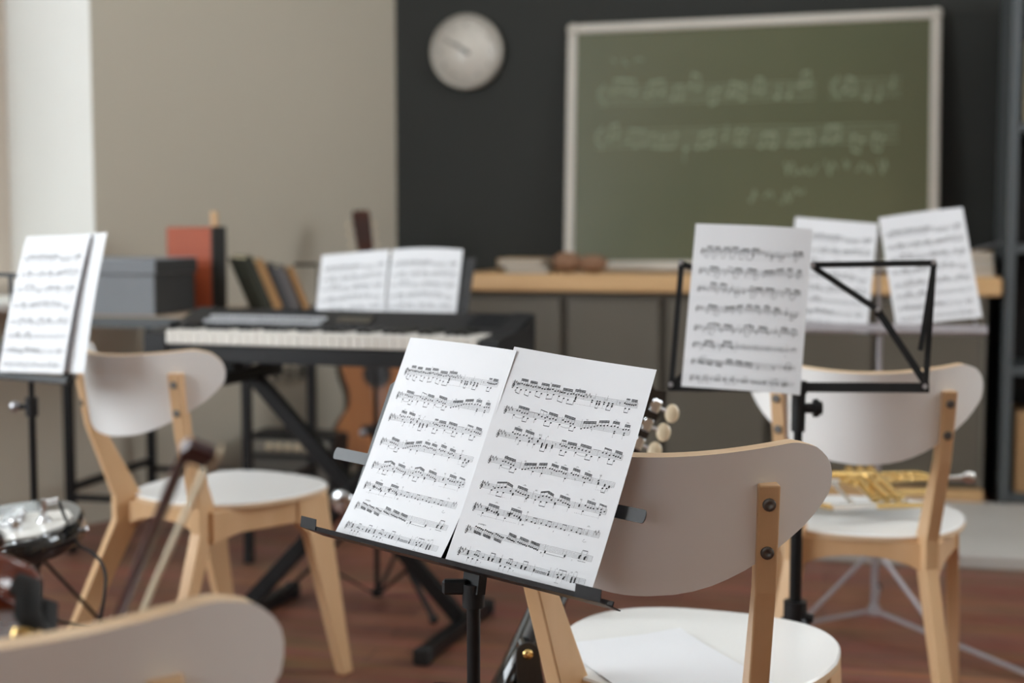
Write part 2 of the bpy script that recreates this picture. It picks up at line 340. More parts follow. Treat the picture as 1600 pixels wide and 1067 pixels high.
class Stave:
    def __init__(s, pg, y0, x0=13., L=185.):
        s.p, s.y0, s.x0, s.L = pg, y0, x0, L
        for k in range(5): pg.quad((x0, y0 + k * GAP), (x0 + L, y0 + k * GAP), .25)
        pg.quad((x0 + L, y0), (x0 + L, y0 + 4 * GAP), .2)
        # treble clef
        cx = x0 + 3.0
        pts = [(cx - .2, y0 + 5.1), (cx + 1.2, y0 + 4.2), (cx + .6, y0 + 3.2), (cx - 1.0, y0 + 3.5), (cx - 1.5, y0 + 5.2), (cx, y0 + 6.6), (cx + 1.7, y0 + 5.5), (cx + 1.5, y0 + 3.6), (cx - .2, y0 + 2.2)]
        pg.line(pts[::1], .55)
        pg.line([(cx - 1.2, y0 + 4.6), (cx - 1.0, y0 + 3.0), (cx + .9, y0 + .6), (cx + 1.1, y0 - 1.6), (cx + .4, y0 - 2.4), (cx - .3, y0 - .6), (cx + .6, y0 + 8.2), (cx - .4, y0 + 9.2), (cx - 1.3, y0 + 8.5)], .5)
        pg.dot(cx - .9, y0 + 8.3, .65)
    def X(s, t): return s.x0 + t * s.L
    def Y(s, p): return s.y0 + 4 * GAP - p * ST
    def sharp(s, t, p):
        x, y = s.X(t), s.Y(p); g = s.p
        for d in (-.35, .35): g.quad((x + d, y - 2.0), (x + d, y + 2.0), .22)
        for d in (-.6, .6): g.quad((x - .85, y + d + .2), (x + .85, y + d - .2), .45)
    def keysig(s, n, t=.034):
        for k, p in zip(range(n), (8, 5, 9, 6, 3)): s.sharp(t + k * .0115, p)
    def note(s, t, p, d=1, L=6.0, hollow=False, acc=False):
        x, y = s.X(t), s.Y(p); g = s.p; g.head(x, y, hollow)
        sx = x + (1.0 if d > 0 else -1.0); g.quad((sx, y), (sx, y - d * L), .27)
        q = p
        while q > 9: g.quad((x - 1.8, s.Y(q - q % 2)), (x + 1.8, s.Y(q - q % 2)), .17); q -= 2
        while q < -1: g.quad((x - 1.8, s.Y(q + (-q) % 2)), (x + 1.8, s.Y(q + (-q) % 2)), .17); q += 2
        if acc: s.sharp(t - .013, p)
    def group(s, a, b, n, p0, p1, d=1, beams=2, L=6.2, wob=1, acc=0):
        ts = [a + (b - a) * i / max(1, n - 1) for i in range(n)]
        ps = [round(p0 + (p1 - p0) * i / max(1, n - 1) + (random.choice((-1, 0, 1, 0)) * wob if 0 < i < n - 1 else 0)) for i in range(n)]
        g = s.p; xs = [s.X(t) + d * 1.0 for t in ts]
        e = max(ps) if d > 0 else min(ps)
        sl = max(-4, min(4, p1 - p0)) * ST * .8
        def by(x): 
            f = (x - xs[0]) / max(.01, xs[-1] - xs[0])
            return s.Y(e) - d * L + (-(f - .5) * sl if abs(p1 - p0) > 1 else 0)
        for t, p, x in zip(ts, ps, xs):
            g.head(s.X(t), s.Y(p)); g.quad((x, s.Y(p)), (x, by(x)), .27)
            q = p
            while q > 9: g.quad((s.X(t) - 1.7, s.Y(q - q % 2)), (s.X(t) + 1.7, s.Y(q - q % 2)), .17); q -= 2
            while q < -1: g.quad((s.X(t) - 1.7, s.Y(q + (-q) % 2)), (s.X(t) + 1.7, s.Y(q + (-q) % 2)), .17); q += 2
        for k in range(beams):
            o = d * k * 1.25; g.quad((xs[0] - .1, by(xs[0]) + o), (xs[-1] + .1, by(xs[-1]) + o), .85)
        for k in range(acc): s.sharp(ts[k] - .012, ps[k])
    def bar(s, t, ext=0): s.p.quad((s.X(t), s.y0 - ext), (s.X(t), s.y0 + 4 * GAP + ext * .4), .22)
    def low(s, a, b, p0=-2, p1=-3): s.group(a, b, 2, p0, p1, -1, 1, 5.2, 0)
    def single(s, t, p=-2): s.note(t, p, -1, 5.4)
    def chord(s, t, ps, d=1):
        for p in ps: s.p.head(s.X(t), s.Y(p))
        sx = s.X(t) + d; s.p.quad((sx, s.Y(min(ps) if d > 0 else max(ps))), (sx, s.Y(max(ps)) - 6 if d > 0 else s.Y(min(ps)) + 6), .2)
    def rest(s, t, p=4): x, y = s.X(t), s.Y(p); s.p.dot(x - .4, y - .6, .5); s.p.line([(x - .5, y - .4), (x + .8, y - .8), (x + .1, y + 2.4)], .3)
    def arc(s, a, b, p, d=1, h=1.6):
        P = []
        for k in range(9): f = k / 8; P.append((s.X(a + (b - a) * f), s.Y(p) - d * h * 4 * f * (1 - f)))
        s.p.line(P, .28)
    def ferm(s, t, p): s.arc(t - .011, t + .011, p, 1, 1.7); s.p.dot(s.X(t), s.Y(p) - .5, .35)
    def txt(s, t, p, w, size=2.7, shear=.2): s.p.text(s.X(t), s.Y(p), w, size, shear)
    def dash(s, a, b, p):
        x = s.X(a)
        while x < s.X(b): s.p.quad((x, s.Y(p)), (min(x + 1.3, s.X(b)), s.Y(p)), .2); x += 2.4
def music_page():
    pg = Page(); S = [Stave(pg, y) for y in (47, 83, 116, 152, 187, 217, 247.5, 277)]
    s = S[0]; s.keysig(2)
    for a, b in ((.062, .115), (.135, .19), (.225, .285), (.305, .37)): s.group(a, b, 4, 6, 6, 1, 3, 6.6, 1, 1)
    s.low(.052, .085, -1, -3); s.low(.125, .16, -2, -4); s.bar(.2); s.low(.21, .25, -1, -3); s.low(.3, .345, -3, -1); s.bar(.292, 4)
    s.txt(.30, 15, 'II'); s.txt(.04, -7, 'ff', 3.4); s.bar(.385)
    s.group(.40, .475, 4, 5, 5, 1, 3, 6, 1, 2); s.group(.495, .575, 5, 6, 5, 1, 3, 6.4); s.low(.39, .43, -2, -4); s.low(.465, .515, -5, -5); s.chord(.52, (2, 0, -2, -5), -1)
    s.txt(.53, 14, 'III'); s.bar(.58)
    for k in range(4): s.sharp(.592 + k * .013, (8, 5, 9, 6)[k])
    s.note(.66, 5, 1, 6, True); s.note(.755, 5, 1, 6, True); s.bar(.74, 0); s.dash(.53, .77, -9)
    for t in (.65, .69, .71, .745, .78, .81): s.chord(t, (1, -2), -1)
    s.low(.69, .71, -4, -4); s.low(.775, .81, -4, -4); s.bar(.84); s.rest(.862); s.group(.9, .928, 3, 5, 4, 1, 2); s.group(.94, .985, 4, 4, 5, 1, 3); s.low(.915, .945, -3, -3)
    s = S[1]; s.keysig(4)
    s.group(.105, .19, 5, 6, 4, 1, 3, 6.2); s.single(.092, -2); s.arc(.1, .165, -4, -1, 1); s.low(.17, .205); s.bar(.245); s.arc(.2, .28, 7, 1, .6); s.single(.265)
    s.group(.28, .335, 3, 6, 3, 1, 1); s.group(.35, .42, 4, 5, 3, 1, 3); s.low(.345, .39); s.bar(.465, 2); s.txt(.485, 11, 'IV')
    s.group(.475, .56, 5, 5, 2, 1, 3); s.single(.46, -3); s.arc(.47, .54, -5, -1, 1); s.low(.545, .58); s.bar(.62, 3); s.txt(.655, 11, 'VII')
    s.group(.63, .725, 5, -3, 4, 1, 3, 5.4, 0); s.group(.745, .82, 4, 6, 9, 1, 3, 5.4, 0); s.rest(.71, -2); s.bar(.8); s.group(.85, .9, 3, 9, 9, 1, 3, 6); s.group(.945, .985, 3, 7, 8, 1, 3, 6)
    s.ferm(.875, 18); s.ferm(.965, 17); s.chord(.885, (2, -1), -1); s.chord(.96, (2, -1), -1)
    s = S[2]; s.keysig(5)
    s.rest(.105); s.group(.125, .185, 4, 10, 8, 1, 3, 6.4); s.group(.215, .285, 4, 9, 6, 1, 3, 6.4); s.ferm(.16, 19); s.ferm(.255, 18); s.note(.17, 3, -1, 6); s.txt(.19, -8, '\u00d8', 2.4, 0); s.single(.2, -1); s.chord(.27, (2, 0), -1)
    s.bar(.295, 1); s.txt(.335, 13, 'VII'); s.note(.345, 9, 1, 6); s.chord(.335, (5, 3), 1); s.bar(.39, 4); s.txt(.4, 13, 'II'); s.single(.315, -2)
    for t in (.375, .41, .455): s.chord(t, (2, 0, -2), -1)
    s.low(.375, .41, -4, -4); s.bar(.45); s.rest(.475, 5); s.group(.51, .545, 3, 6, 5, 1, 2); s.group(.56, .63, 4, 4, 5, 1, 3, 6); s.low(.53, .57, -3, -4); s.bar(.63, 1)
    s.group(.66, .745, 4, 5, 3, 1, 3, 6, 2); s.single(.645); s.arc(.655, .735, -4, -1, 1); s.low(.73, .77); s.bar(.81); s.arc(.765, .83, 8, 1, .5); s.single(.83)
    s.group(.845, .9, 3, 6, 4, 1, 2); s.group(.93, .985, 4, 5, 3, 1, 3); s.low(.905, .945)
    s = S[3]; s.keysig(4)
    s.bar(.135, 3); s.txt(.14, 13, 'IV'); s.group(.12, .21, 5, 5, 2, 1, 3); s.single(.115, -2); s.arc(.12, .2, -4, -1, 1); s.low(.195, .235); s.bar(.262, 3); s.txt(.29, 11, 'VII')
    s.group(.285, .375, 5, -1, 5, 1, 3, 5, 0); s.group(.395, .455, 4, 6, 9, 1, 3, 5, 0)
    for a, p in ((.49, 9), (.565, 8), (.66, 9), (.755, 6)): s.group(a, a + .055, 4, p, p - 2, 1, 3, 6.2); s.ferm(a + .032, p + 9.5)
    for t in (.37, .44, .625, .775): s.note(t, -1, -1, 5)
    s.bar(.44); s.bar(.635); s.rest(.51, 3); s.rest(.7, 1); s.bar(.83); s.txt(.88, 13, 'VII'); s.note(.875, 6, 1, 6)
    for t, ps in ((.88, (3, 1)), (.93, (2, 0)), (.965, (1, -1))): s.chord(t, ps, -1)
    s.low(.92, .95, -4, -3); s.dash(.87, .95, -8)
    s = S[4]; s.keysig(4)
    s.rest(.11); s.group(.125, .2, 4, 3, 8, 1, 2, 5.6); s.group(.205, .25, 2, 8, 4, 1, 3, 5.4); s.single(.105, -1); s.low(.155, .2, -2, -1); s.dash(.085, .22, -8); s.bar(.255)
    s.group(.29, .37, 5, 6, 3, 1, 3, 6.2); s.ferm(.345, 16); s.chord(.275, (1, -1), -1); s.single(.385, -2); s.chord(.395, (3, 0), -1); s.txt(.44, 12, 'VII'); s.bar(.425, 3)
    s.rest(.45); s.group(.475, .53, 3, 4, 8, 1, 2, 5.6); s.group(.53, .575, 3, 8, 4, 1, 3, 5.6); s.single(.455, -1); s.low(.5, .545, -2, -1); s.bar(.6)
    s.group(.625, .705, 5, 6, 3, 1, 3, 6.2); s.ferm(.68, 16); s.chord(.61, (1, -1), -1); s.chord(.72, (2, -1), -1); s.bar(.755, 1); s.txt(.79, 13, 'VII')
    s.chord(.79, (6, 4), 1); s.group(.835, .9, 4, 7, 5, 1, 3, 6.2); s.ferm(.88, 17); s.bar(.92); s.group(.93, .985, 3, 6, 4, 1, 2); s.single(.83, -2); s.dash(.77, .95, -7); s.chord(.96, (2, -2), -1)
    s = S[5]; s.keysig(4)
    for a in (.115, .295): 
        s.group(a, a + .085, 5, 5, 3, 1, 3, 6.6, 1, 2); s.chord(a + .005, (6, 4, 2), 1); s.chord(a + .085, (4, 2), 1); s.ferm(a + .06, 16); s.single(a - .02, -3); s.chord(a + .1, (1, -1), -1); s.rest(a + .075, 1)
    s.dash(.06, .37, -7); s.bar(.255); s.bar(.43, 5); s.txt(.43, 13, 'III'); s.txt(.42, -8, 'fff', 3.4)
    for a in (.44, .555, .67, .79): s.note(a, 2, 1, 5.6); s.group(a + .04, a + .07, 2, 1, 0, 1, 1, 5.6, 0); s.bar(a + .09)
    for a in (.55, .66, .78): s.txt(a, -7, 'f', 3.4)
    s.note(.905, 2, 1, 5.6, True); s.ferm(.905, 12); s.txt(.9, -8, 'p', 3); s.arc(.89, .92, -9, -1, 1.4); s.bar(.955)
    for k in range(3): s.sharp(.965 + k * .011, (8, 5, 9)[k])
    s = S[6]; s.keysig(2); s.txt(.12, 15, 'a tempo', 3.4, .3)
    p = 11
    for g, (a, b) in enumerate(((.08, .14), (.16, .22), (.25, .31))): s.group(a, b, 5, p, p - 3, -1, 3, 6.4, 0); p -= 2.2
    s.bar(.235)
    for a, b, p in ((.34, .4, 5), (.43, .5, 3), (.52, .59, 1)): s.group(a, b, 6, p, p - 3, 1, 3, 6, 0)
    s.bar(.415); s.bar(.64, 1); s.txt(.62, -6, 'ff', 3.6); s.chord(.65, (-1, -3), -1); s.p.quad((s.X(.66), s.Y(-4)), (s.X(.8), s.Y(-4)), .4); s.bar(.78); s.chord(.8, (0, -2), 1); s.txt(.86, -5, 'p', 3)
    s.group(.91, .95, 2, 5, 5, 1, 1, 7, 0); s.chord(.905, (4, 3, 2, 1), 1); s.chord(.945, (4, 3, 2, 1), 1); s.bar(.965, 1); s.p.quad((s.X(.9), s.Y(-3)), (s.X(.96), s.Y(-3)), .5)
    s = S[7]; s.keysig(3)
    for a in (.085, .345): 
        s.bar(a - .012, 1); s.chord(a, (7, 6, 4, 3, 2), 1); s.group(a + .055, a + .085, 3, 4, 3, 1, 1, 5.5); s.note(a + .125, 3, 1, 5)
        s.group(a + .17, a + .205, 2, 4, 4, 1, 1, 7, 0); s.chord(a + .17, (5, 3, 2, 1), 1); s.chord(a + .2, (4, 3, 1), 1); s.bar(a + .235)
        for t in (.015, .05, .09, .12): s.single(a + t, -3) if t < .1 else s.txt(a + t, -6, 'p', 2.6)
    s.bar(.61, 3); s.chord(.615, (4, 2), -1); s.p.quad((s.X(.625), s.Y(3)), (s.X(.71), s.Y(3)), .6); s.p.quad((s.X(.625), s.Y(1)), (s.X(.71), s.Y(1)), .6); s.chord(.725, (6, 3, 2, 1), 1); s.bar(.765, 4); s.txt(.775, 12, 'V')
    s.group(.79, .845, 3, 5, 4, 1, 1, 5.6); s.chord(.8, (2, 1), -1); s.chord(.84, (2, 1), -1); s.bar(.87, 3); s.txt(.885, 12, 'VII'); s.ferm(.92, 14); s.chord(.9, (6, 4, 3, 1, -1), 1); s.chord(.925, (6, 4, 2, 0), 1); s.bar(.955)
    pg.quad((s.X(.785), s.Y(-7)), (s.X(.815), s.Y(-7)), .4)
    return pg.poly
PAGE = music_page()
PLAIN = []
def sheet(label, pos, yaw, tilt, roll=0., curl=lambda u, v: 0., page=None, group=None, w=.21, h=.297, weight=1.0, name='sheet_music', flat=None, inkm=None):
    """one sheet of paper: pos = lower left corner; curl(u, v) pushes it out of its plane (u, v in 0..1, v up)"""
    if flat is None:
        uu = Vector((math.cos(yaw), math.sin(yaw), 0)); bb = Vector((-math.sin(yaw), math.cos(yaw), 0))
        vv = math.cos(tilt) * Vector((0, 0, 1)) + math.sin(tilt) * bb
        uu, vv = math.cos(roll) * uu + math.sin(roll) * vv, math.cos(roll) * vv - math.sin(roll) * uu
    else: uu, vv = flat
    nn = uu.cross(vv).normalized()                        # towards the reader
    o = Vector(pos)
    def P(u, v, e=0.): return (uu * (u * w) + vv * (v * h) + nn * (curl(u, v) + e))
    mb = MB(); nu, nv = 14, 24
    vs = [P(i / nu, j / nv) for j in range(nv + 1) for i in range(nu + 1)]
    fs = [[j * (nu + 1) + i, j * (nu + 1) + i + 1, (j + 1) * (nu + 1) + i + 1, (j + 1) * (nu + 1) + i] for j in range(nv) for i in range(nu)]
    mb.add(vs, fs, 0, True)
    if page:
        sx, sy = 1 / 210., 1 / 297.
        for pl in page:
            k = [P(x * sx, 1 - y * sy, .00025) for x, y in pl]; mb.add(k, [list(range(len(k)))], 1)
    o2 = mb.build(name, [paper, inkm or ink]); o2.location = o
    return tag(o2, label, 'sheet music' if page else 'paper', group)
#@@PAGE_END
def plane_pts(o, yaw, tilt):
    u = Vector((math.cos(yaw), math.sin(yaw), 0)); b = Vector((-math.sin(yaw), math.cos(yaw), 0))
    v = math.cos(tilt) * Vector((0, 0, 1)) + math.sin(tilt) * b
    return u, v, u.cross(v).normalized()
# ------------------------------------------------------------------ the music stand in front
GS = 'sheets on the front music stand'
KS = .90
def near(p): return Vector((p[0] * KS, p[1] * KS, H + (p[2] - H) * KS))
A = sheet('left one of the two sharp music sheets on the front stand', near((-.239, 1.941, .638)), -.75, .432, -.033,
          lambda u, v: .012 * max(0, 1 - v * 2.5) ** 2 + .004 * math.sin(3 * u) - .003, PAGE, GS, inkm=faint_ink, w=.21 * KS, h=.297 * KS)
B = sheet('right one of the two sharp music sheets on the front stand, overlapping its neighbour', near((-.080, 1.8005, .6335)), -.498, .428, -.105,
          lambda u, v: .006 + .006 * (1 - v) ** 3 - .004 * math.sin(PI * u) * v, PAGE, GS, w=.21 * KS, h=.297 * KS)
SO = near((-.068, 1.824, .634)); SYAW, STILT = -.61, .432
su, sv, sn = plane_pts(SO, SYAW, STILT)
SO = SO - sn * .006 - sv * .0085
_r = -.0627; su, sv = math.cos(_r) * su + math.sin(_r) * sv, math.cos(_r) * sv - math.sin(_r) * su
def sp(u, v, e=0.): return SO + su * u * KS + sv * v * KS + sn * e
base = Vector((sp(.004, 0).x, sp(.004, 0).y, 0)) - Vector((sn.x, sn.y, 0)).normalized() * .02
stand = thing('music_stand', 'black music stand in front holding the two sharp sheets', 'music stand', base)
def loc(p): return Vector(p) - base
def pl_prism(poly, e0, e1, mb, mi=0):
    n = len(poly); vs = [loc(sp(a, b, e0)) for a, b in poly] + [loc(sp(a, b, e1)) for a, b in poly]
    return mb.add(vs, [list(range(n)), list(range(2 * n - 1, n - 1, -1))] + [[(i + 1) % n, i, n + i, n + (i + 1) % n] for i in range(n)], mi)
m = MB(); pl_prism([(-.215, .0), (.19, .0), (.19, .235), (-.205, .235), (-.215, .225)], 0, -.0015, m); m.build('desk_plate', black_satin, stand)
def rounded_bar(u0, u1, v0, hh, e0, e1, both=True):
    r = hh / 2; P = []
    for k in range(9): t = -PI / 2 + PI * k / 8; P.append((u1 - r * .4 + r * .4 * math.cos(t), v0 + r * math.sin(t)))
    for k in range(9): t = PI / 2 + PI * k / 8; P.append((u0 + r * .4 + r * .4 * math.cos(t), v0 + r * math.sin(t)))
    return P
for (u0, u1) in ((-.272, -.1), (.06, .248)):
    m = MB(); pl_prism(rounded_bar(u0, u1, .112, .017, 0, 0), .004, .0022, m); m.build('page_arm', black_satin, stand)
# ledge: shelf strip with an upturned lip
m = MB()
def strip(u0, u1, P, mb):
    vs = [loc(sp(u0, b, e)) for b, e in P] + [loc(sp(u1, b, e)) for b, e in P]; n = len(P)
    mb.add(vs, [[i, i + 1, n + i + 1, n + i] for i in range(n - 1)])
    return mb
prof = [(.004, .0), (-.003, .001), (-.004, .046), (-.001, .050), (-.001, .0515), (-.007, .049), (-.0055, -.0015), (.004, -.0015), (.004, 0)]
strip(-.225, .235, prof, m); m.build('ledge', black_satin, stand)
for u0, u1 in ((-.240, -.212), (.214, .25)):
    m = MB(); P = [(-.0045, .004), (-.005, .049), (.008, .054), (.008, .0552), (-.0065, .0505), (-.0062, .004), (-.0045, .004)]; strip(u0, u1, P, m)
    for uu_ in (u0, u1):
        vs = [loc(sp(uu_, b, e)) for b, e in P[:-1]]; m.add(vs, [list(range(len(vs)))])
    m.build('ledge_extension', black_satin, stand)
tz = SO.z - .010
m = MB(); m.tube([(0, 0, .32), (0, 0, tz - .02)], .0082, 14); m.build('upper_tube', black_metal, stand)
m = MB(); m.tube([(0, 0, .18), (0, 0, .50)], .0115, 14); m.build('lower_tube', black_metal, stand)
m = MB(); m.tube([(0, 0, tz - .042), (0, 0, tz - .014)], .0135, 14); m.box((-.022, 0, tz - .018), (.03, .012, .018), ch=.003)
m.bar((0, 0, tz - .025), loc(sp(.004, .05, -.012)), .03, .012); m.build('tilt_clamp', black_plastic, stand)
m = MB(); m.tube([(.012, 0, .50), (.03, 0, .50)], .011, 12); m.build('clamp_knob', black_plastic, stand)
for k in range(3):
    t = .5 + k * 2 * PI / 3; m = MB(); f = Vector((.29 * math.cos(t), .29 * math.sin(t), .012))
    m.bar((.012 * math.cos(t), .012 * math.sin(t), .33), f, .016, .008, (0, 0, 1)); m.bar((.01 * math.cos(t), .01 * math.sin(t), .19), f * .5 + Vector((0, 0, .165)), .012, .004)
    lg = m.build('leg', black_metal, stand); m = MB(); m.ball(f, .013); m.build('rubber_foot', rubber, lg)
#@@FRONT_END
# ------------------------------------------------------------------ chairs
CH = dict(hw=.217, top=.806, hgt=.188, by=-.293, k=3.06, lean=.143)
def back_outline():
    half = [(0, 0), (.3, 0), (.6, 0), (.76, -.005), (.86, .01), (.925, .045), (.97, .105), (.993, .18), (1, .26), (.985, .36), (.94, .46), (.85, .59), (.71, .73), (.55, .85), (.38, .94), (.2, .985), (0, 1)]
    P = [(a, b) for a, b in half] + [(-a, b) for a, b in half[-2:0:-1]]
    return P
def make_chair(label):
    root = thing('dining_chair', label, 'chair', group='birch chairs with white seats')
    C = CH
    # backrest: curved ply panel, white faces, birch rim
    P = back_outline(); T = .0145; m = MB(); n = len(P)
    # dense grid inside the outline: rows by height fraction, columns across the width at that height
    half = [p for p in P if p[0] >= 0]
    NR, NC = 22, 26
    def width(bf):
        best = 0
        for (x0, b0), (x1, b1) in zip(half, half[1:]):
            if min(b0, b1) - 1e-9 <= bf <= max(b0, b1) + 1e-9:
                t = 0 if abs(b1 - b0) < 1e-9 else (bf - b0) / (b1 - b0); best = max(best, x0 + (x1 - x0) * t)
        return best
    def surf(x, b, off):
        z = C['top'] - b * C['hgt'] - .0125 * max(0, 1 - (x / .82) ** 2) * (1 - b); x *= C['hw']
        y = C['by'] + C['k'] * x * x - C['lean'] * (z - C['top'] + C['hgt'])
        nx, ny, nz = -2 * C['k'] * x, 1.0, C['lean'] + .10; L = math.sqrt(nx * nx + ny * ny + nz * nz)
        return (x + nx / L * off * T, y + ny / L * off * T, z + nz / L * off * T)
    rows = [.0025 + (.997 - .0025) * (1 - math.cos(PI * r / NR)) / 2 for r in range(NR + 1)]
    vs = []
    for side in (-.5, .5):
        for r in rows:
            w = max(width(r), .02)
            for c in range(NC + 1): vs.append(surf(w * (-1 + 2 * c / NC), r, side))
    q = (NR + 1) * (NC + 1)
    fs = []
    for r in range(NR):
        for c in range(NC):
            a = r * (NC + 1) + c; fs.append([a, a + 1, a + NC + 2, a + NC + 1]); fs.append([q + a, q + a + NC + 1, q + a + NC + 2, q + a + 1])
    m.add(vs, fs, 0, True)
    ring = [c for c in range(NC + 1)] + [r * (NC + 1) + NC for r in range(1, NR + 1)] + [NR * (NC + 1) + c for c in range(NC - 1, -1, -1)] + [r * (NC + 1) for r in range(NR - 1, 0, -1)]
    k = len(ring); rv = [vs[i] for i in ring] + [vs[q + i] for i in ring]
    m.add(rv, [[(i + 1) % k, i, k + i, k + (i + 1) % k] for i in range(k)], 1, False)
    m.build('backrest', [white_lam, birch_edge], root)
    # seat
    pts = []
    for i in range(64):
        t = 2 * PI * i / 64; c, s_ = math.cos(t), math.sin(t); e = 2 / 2.7
        yy = math.copysign(abs(s_) ** e, s_); xx = math.copysign(abs(c) ** e, c)
        w = .205 * (1 - .13 * max(0, -yy)); pts.append((w * xx, .04 + .21 * yy))
    m = MB(); ins = [(x * .985, .04 + (y - .04) * .985) for x, y in pts]
    N = len(pts)
    vs = [(x, y, .443) for x, y in pts] + [(x, y, .453) for x, y in pts] + [(x, y, .456) for x, y in ins]
    m.add(vs, [list(range(N - 1, -1, -1))], 0); m.add(vs, [[i, (i + 1) % N, N + (i + 1) % N, N + i] for i in range(N)], 1, True)
    m.add(vs, [[N + i, N + (i + 1) % N, 2 * N + (i + 1) % N, 2 * N + i] for i in range(N)], 0, True); m.add(vs, [list(range(2 * N, 3 * N))], 0)
    m.build('seat', [white_lam, birch_edge], root)
    # legs
    for s in (-1, 1):
        # rear leg: boomerang profile in (y, z), leaning in x
        # (distance along the plank from the top joint, height); the plank is turned inwards to follow the curved back
        rear = [(-.016, .757), (.016, .757), (.042, .62), (.128, .455), (.126, .40), (-.082, .0), (-.115, .0), (.066, .40), (.066, .455), (.008, .62)]
        t = .013; m = MB(); an = .32; ca, sa = math.cos(an), math.sin(an)
        def lp(d, z, e): return (s * (.157 - d * sa + e * ca), -.252 + d * ca + e * sa, z)
        e0, e1 = (-t, t) if s > 0 else (t, -t)
        vs = [lp(d, z, e0) for d, z in rear] + [lp(d, z, e1) for d, z in rear]
        qd = [(0, 1, 2, 9), (9, 2, 3, 8), (8, 3, 4, 7), (7, 4, 5, 6)]
        fs = [list(f) for f in qd] + [[10 + j for j in reversed(f)] for f in qd]
        fs += [[(i + 1) % 10, i, 10 + i, 10 + (i + 1) % 10] for i in range(10)]
        m.add(vs, fs); lg = bevel(m.build('leg', birch, root), .0025)
        for z in (.733, .672):
            d = -.016 + .024 * (.757 - z) / .137
            mm = MB(); Mr = Matrix.Translation(lp(d - .0003, z, 0)) @ Matrix.Rotation(s * an, 4, 'Z') @ Matrix.Rotation(PI / 2, 4, 'X')
            mm.lathe([(.0001, .0022), (.0025, .0022), (.0035, .003), (.007, .003), (.0082, .0015), (.0082, -.002)], 16, 0, Mr); mm.build('screw', steel_dark, lg)
        # front leg: wide at the top, tapering to the floor
        fr = [(.070, .443, .180), (.165, .443, .180), (.170, .40, .182), (.232, .0, .194), (.200, .0, .194), (.098, .36, .183), (.070, .385, .181)]
        t = .013; m = MB(); N = 7
        vs = [(s * x - t, y, z) for y, z, x in fr] + [(s * x + t, y, z) for y, z, x in fr]
        fs = [[0, 1, 2, 5, 6], [2, 3, 4, 5], [11 + 1, 12 - 3, 8, 7, 13][:0] or [13, 12, 9, 8, 7], [12, 11, 10, 9]]
        fs += [[(i + 1) % N, i, N + i, N + (i + 1) % N] for i in range(N)]
        m.add(vs, fs); bevel(m.build('leg', birch, root), .0025)
        m = MB()
        P = [(-.15, .443), (.10, .443), (.10, .378), (.06, .388), (-.08, .388), (-.15, .372)]
        vs = [(s * (.138 + (.181 - .138) * (y + .15) / .25) + d, y, z) for d in (-.0115, .0115) for y, z in P]
        m.add(vs, [[0, 1, 2, 3, 4, 5], [11, 10, 9, 8, 7, 6]] + [[(i + 1) % 6, i, 6 + i, 6 + (i + 1) % 6] for i in range(6)])
        bevel(m.build('side_rail', birch, root), .002)
    # rear apron, arched underneath, and a front one set back
    for y0, w, zt in ((-.155, .128, .443), (.11, .168, .443)):
        P = [(-w, zt), (w, zt)] + [(w * math.cos(PI * i / 12), zt - .075 + .045 * math.sin(PI * i / 12)) for i in range(13)]
        m = MB(); vs = [(x, y0 - .009, z) for x, z in P] + [(x, y0 + .009, z) for x, z in P]; N = len(P)
        # strips between top edge and arch
        top_n = 12; A1 = [(w - 2 * w * i / 12, zt) for i in range(13)]; A2 = P[2:]
        vs = [(x, y0 + d, z) for d in (-.009, .009) for x, z in A1 + A2]
        fs = []
        for i in range(12):
            xa = [i, i + 1, 13 + i + 1, 13 + i]; fs.append(xa); fs.append([26 + j for j in reversed(xa)])
            fs.append([13 + i, 13 + i + 1, 39 + i + 1, 39 + i]); fs.append([i + 1, i, 26 + i, 26 + i + 1])
        m.add(vs, fs); m.build('apron', birch, root)
    return root
steel_dark = mat('dark_screw_steel', (.16, .15, .14), .4, .9, grain=((90, 90, 90), (.12, .11, .10)))
CHAIRS = [((.249, 1.982, 0), -.357, 'birch chair with white curved back right behind the two sharp sheets, blank paper on it'),
          ((.736, 2.936, 0), -.275, 'birch chair behind the black wire stand, a trumpet lying on its white seat'),
          ((-.684, 3.263, 0), -.625, 'birch chair turned sideways in front of the keyboard, its white seat empty'),
          ((-.377, 1.214, 0), -.07, 'birch chair cut off at the lower left, with a violin bow leaning over its back')]
c0 = make_chair(CHAIRS[0][2]); c0.location = CHAIRS[0][0]; c0.rotation_euler = (0, 0, CHAIRS[0][1])
for p, a, l in CHAIRS[1:]: dup(c0, p, a, l)
o = atz(905, 1003, .4585); o2 = atz(1062, 985, .4585); d1 = (o2 - o).normalized(); d2 = Vector((d1.y, -d1.x, 0))
sheet('blank white sheet lying on the seat of the nearest full chair', o2 - d1 * .20 + d2 * .29, 0, 0, 0, lambda u, v: .0006 + .002 * max(0, u - .7) * max(0, v - .7) * 20, None, flat=(d1, -d2), w=.20, h=.29, name='paper_sheet')
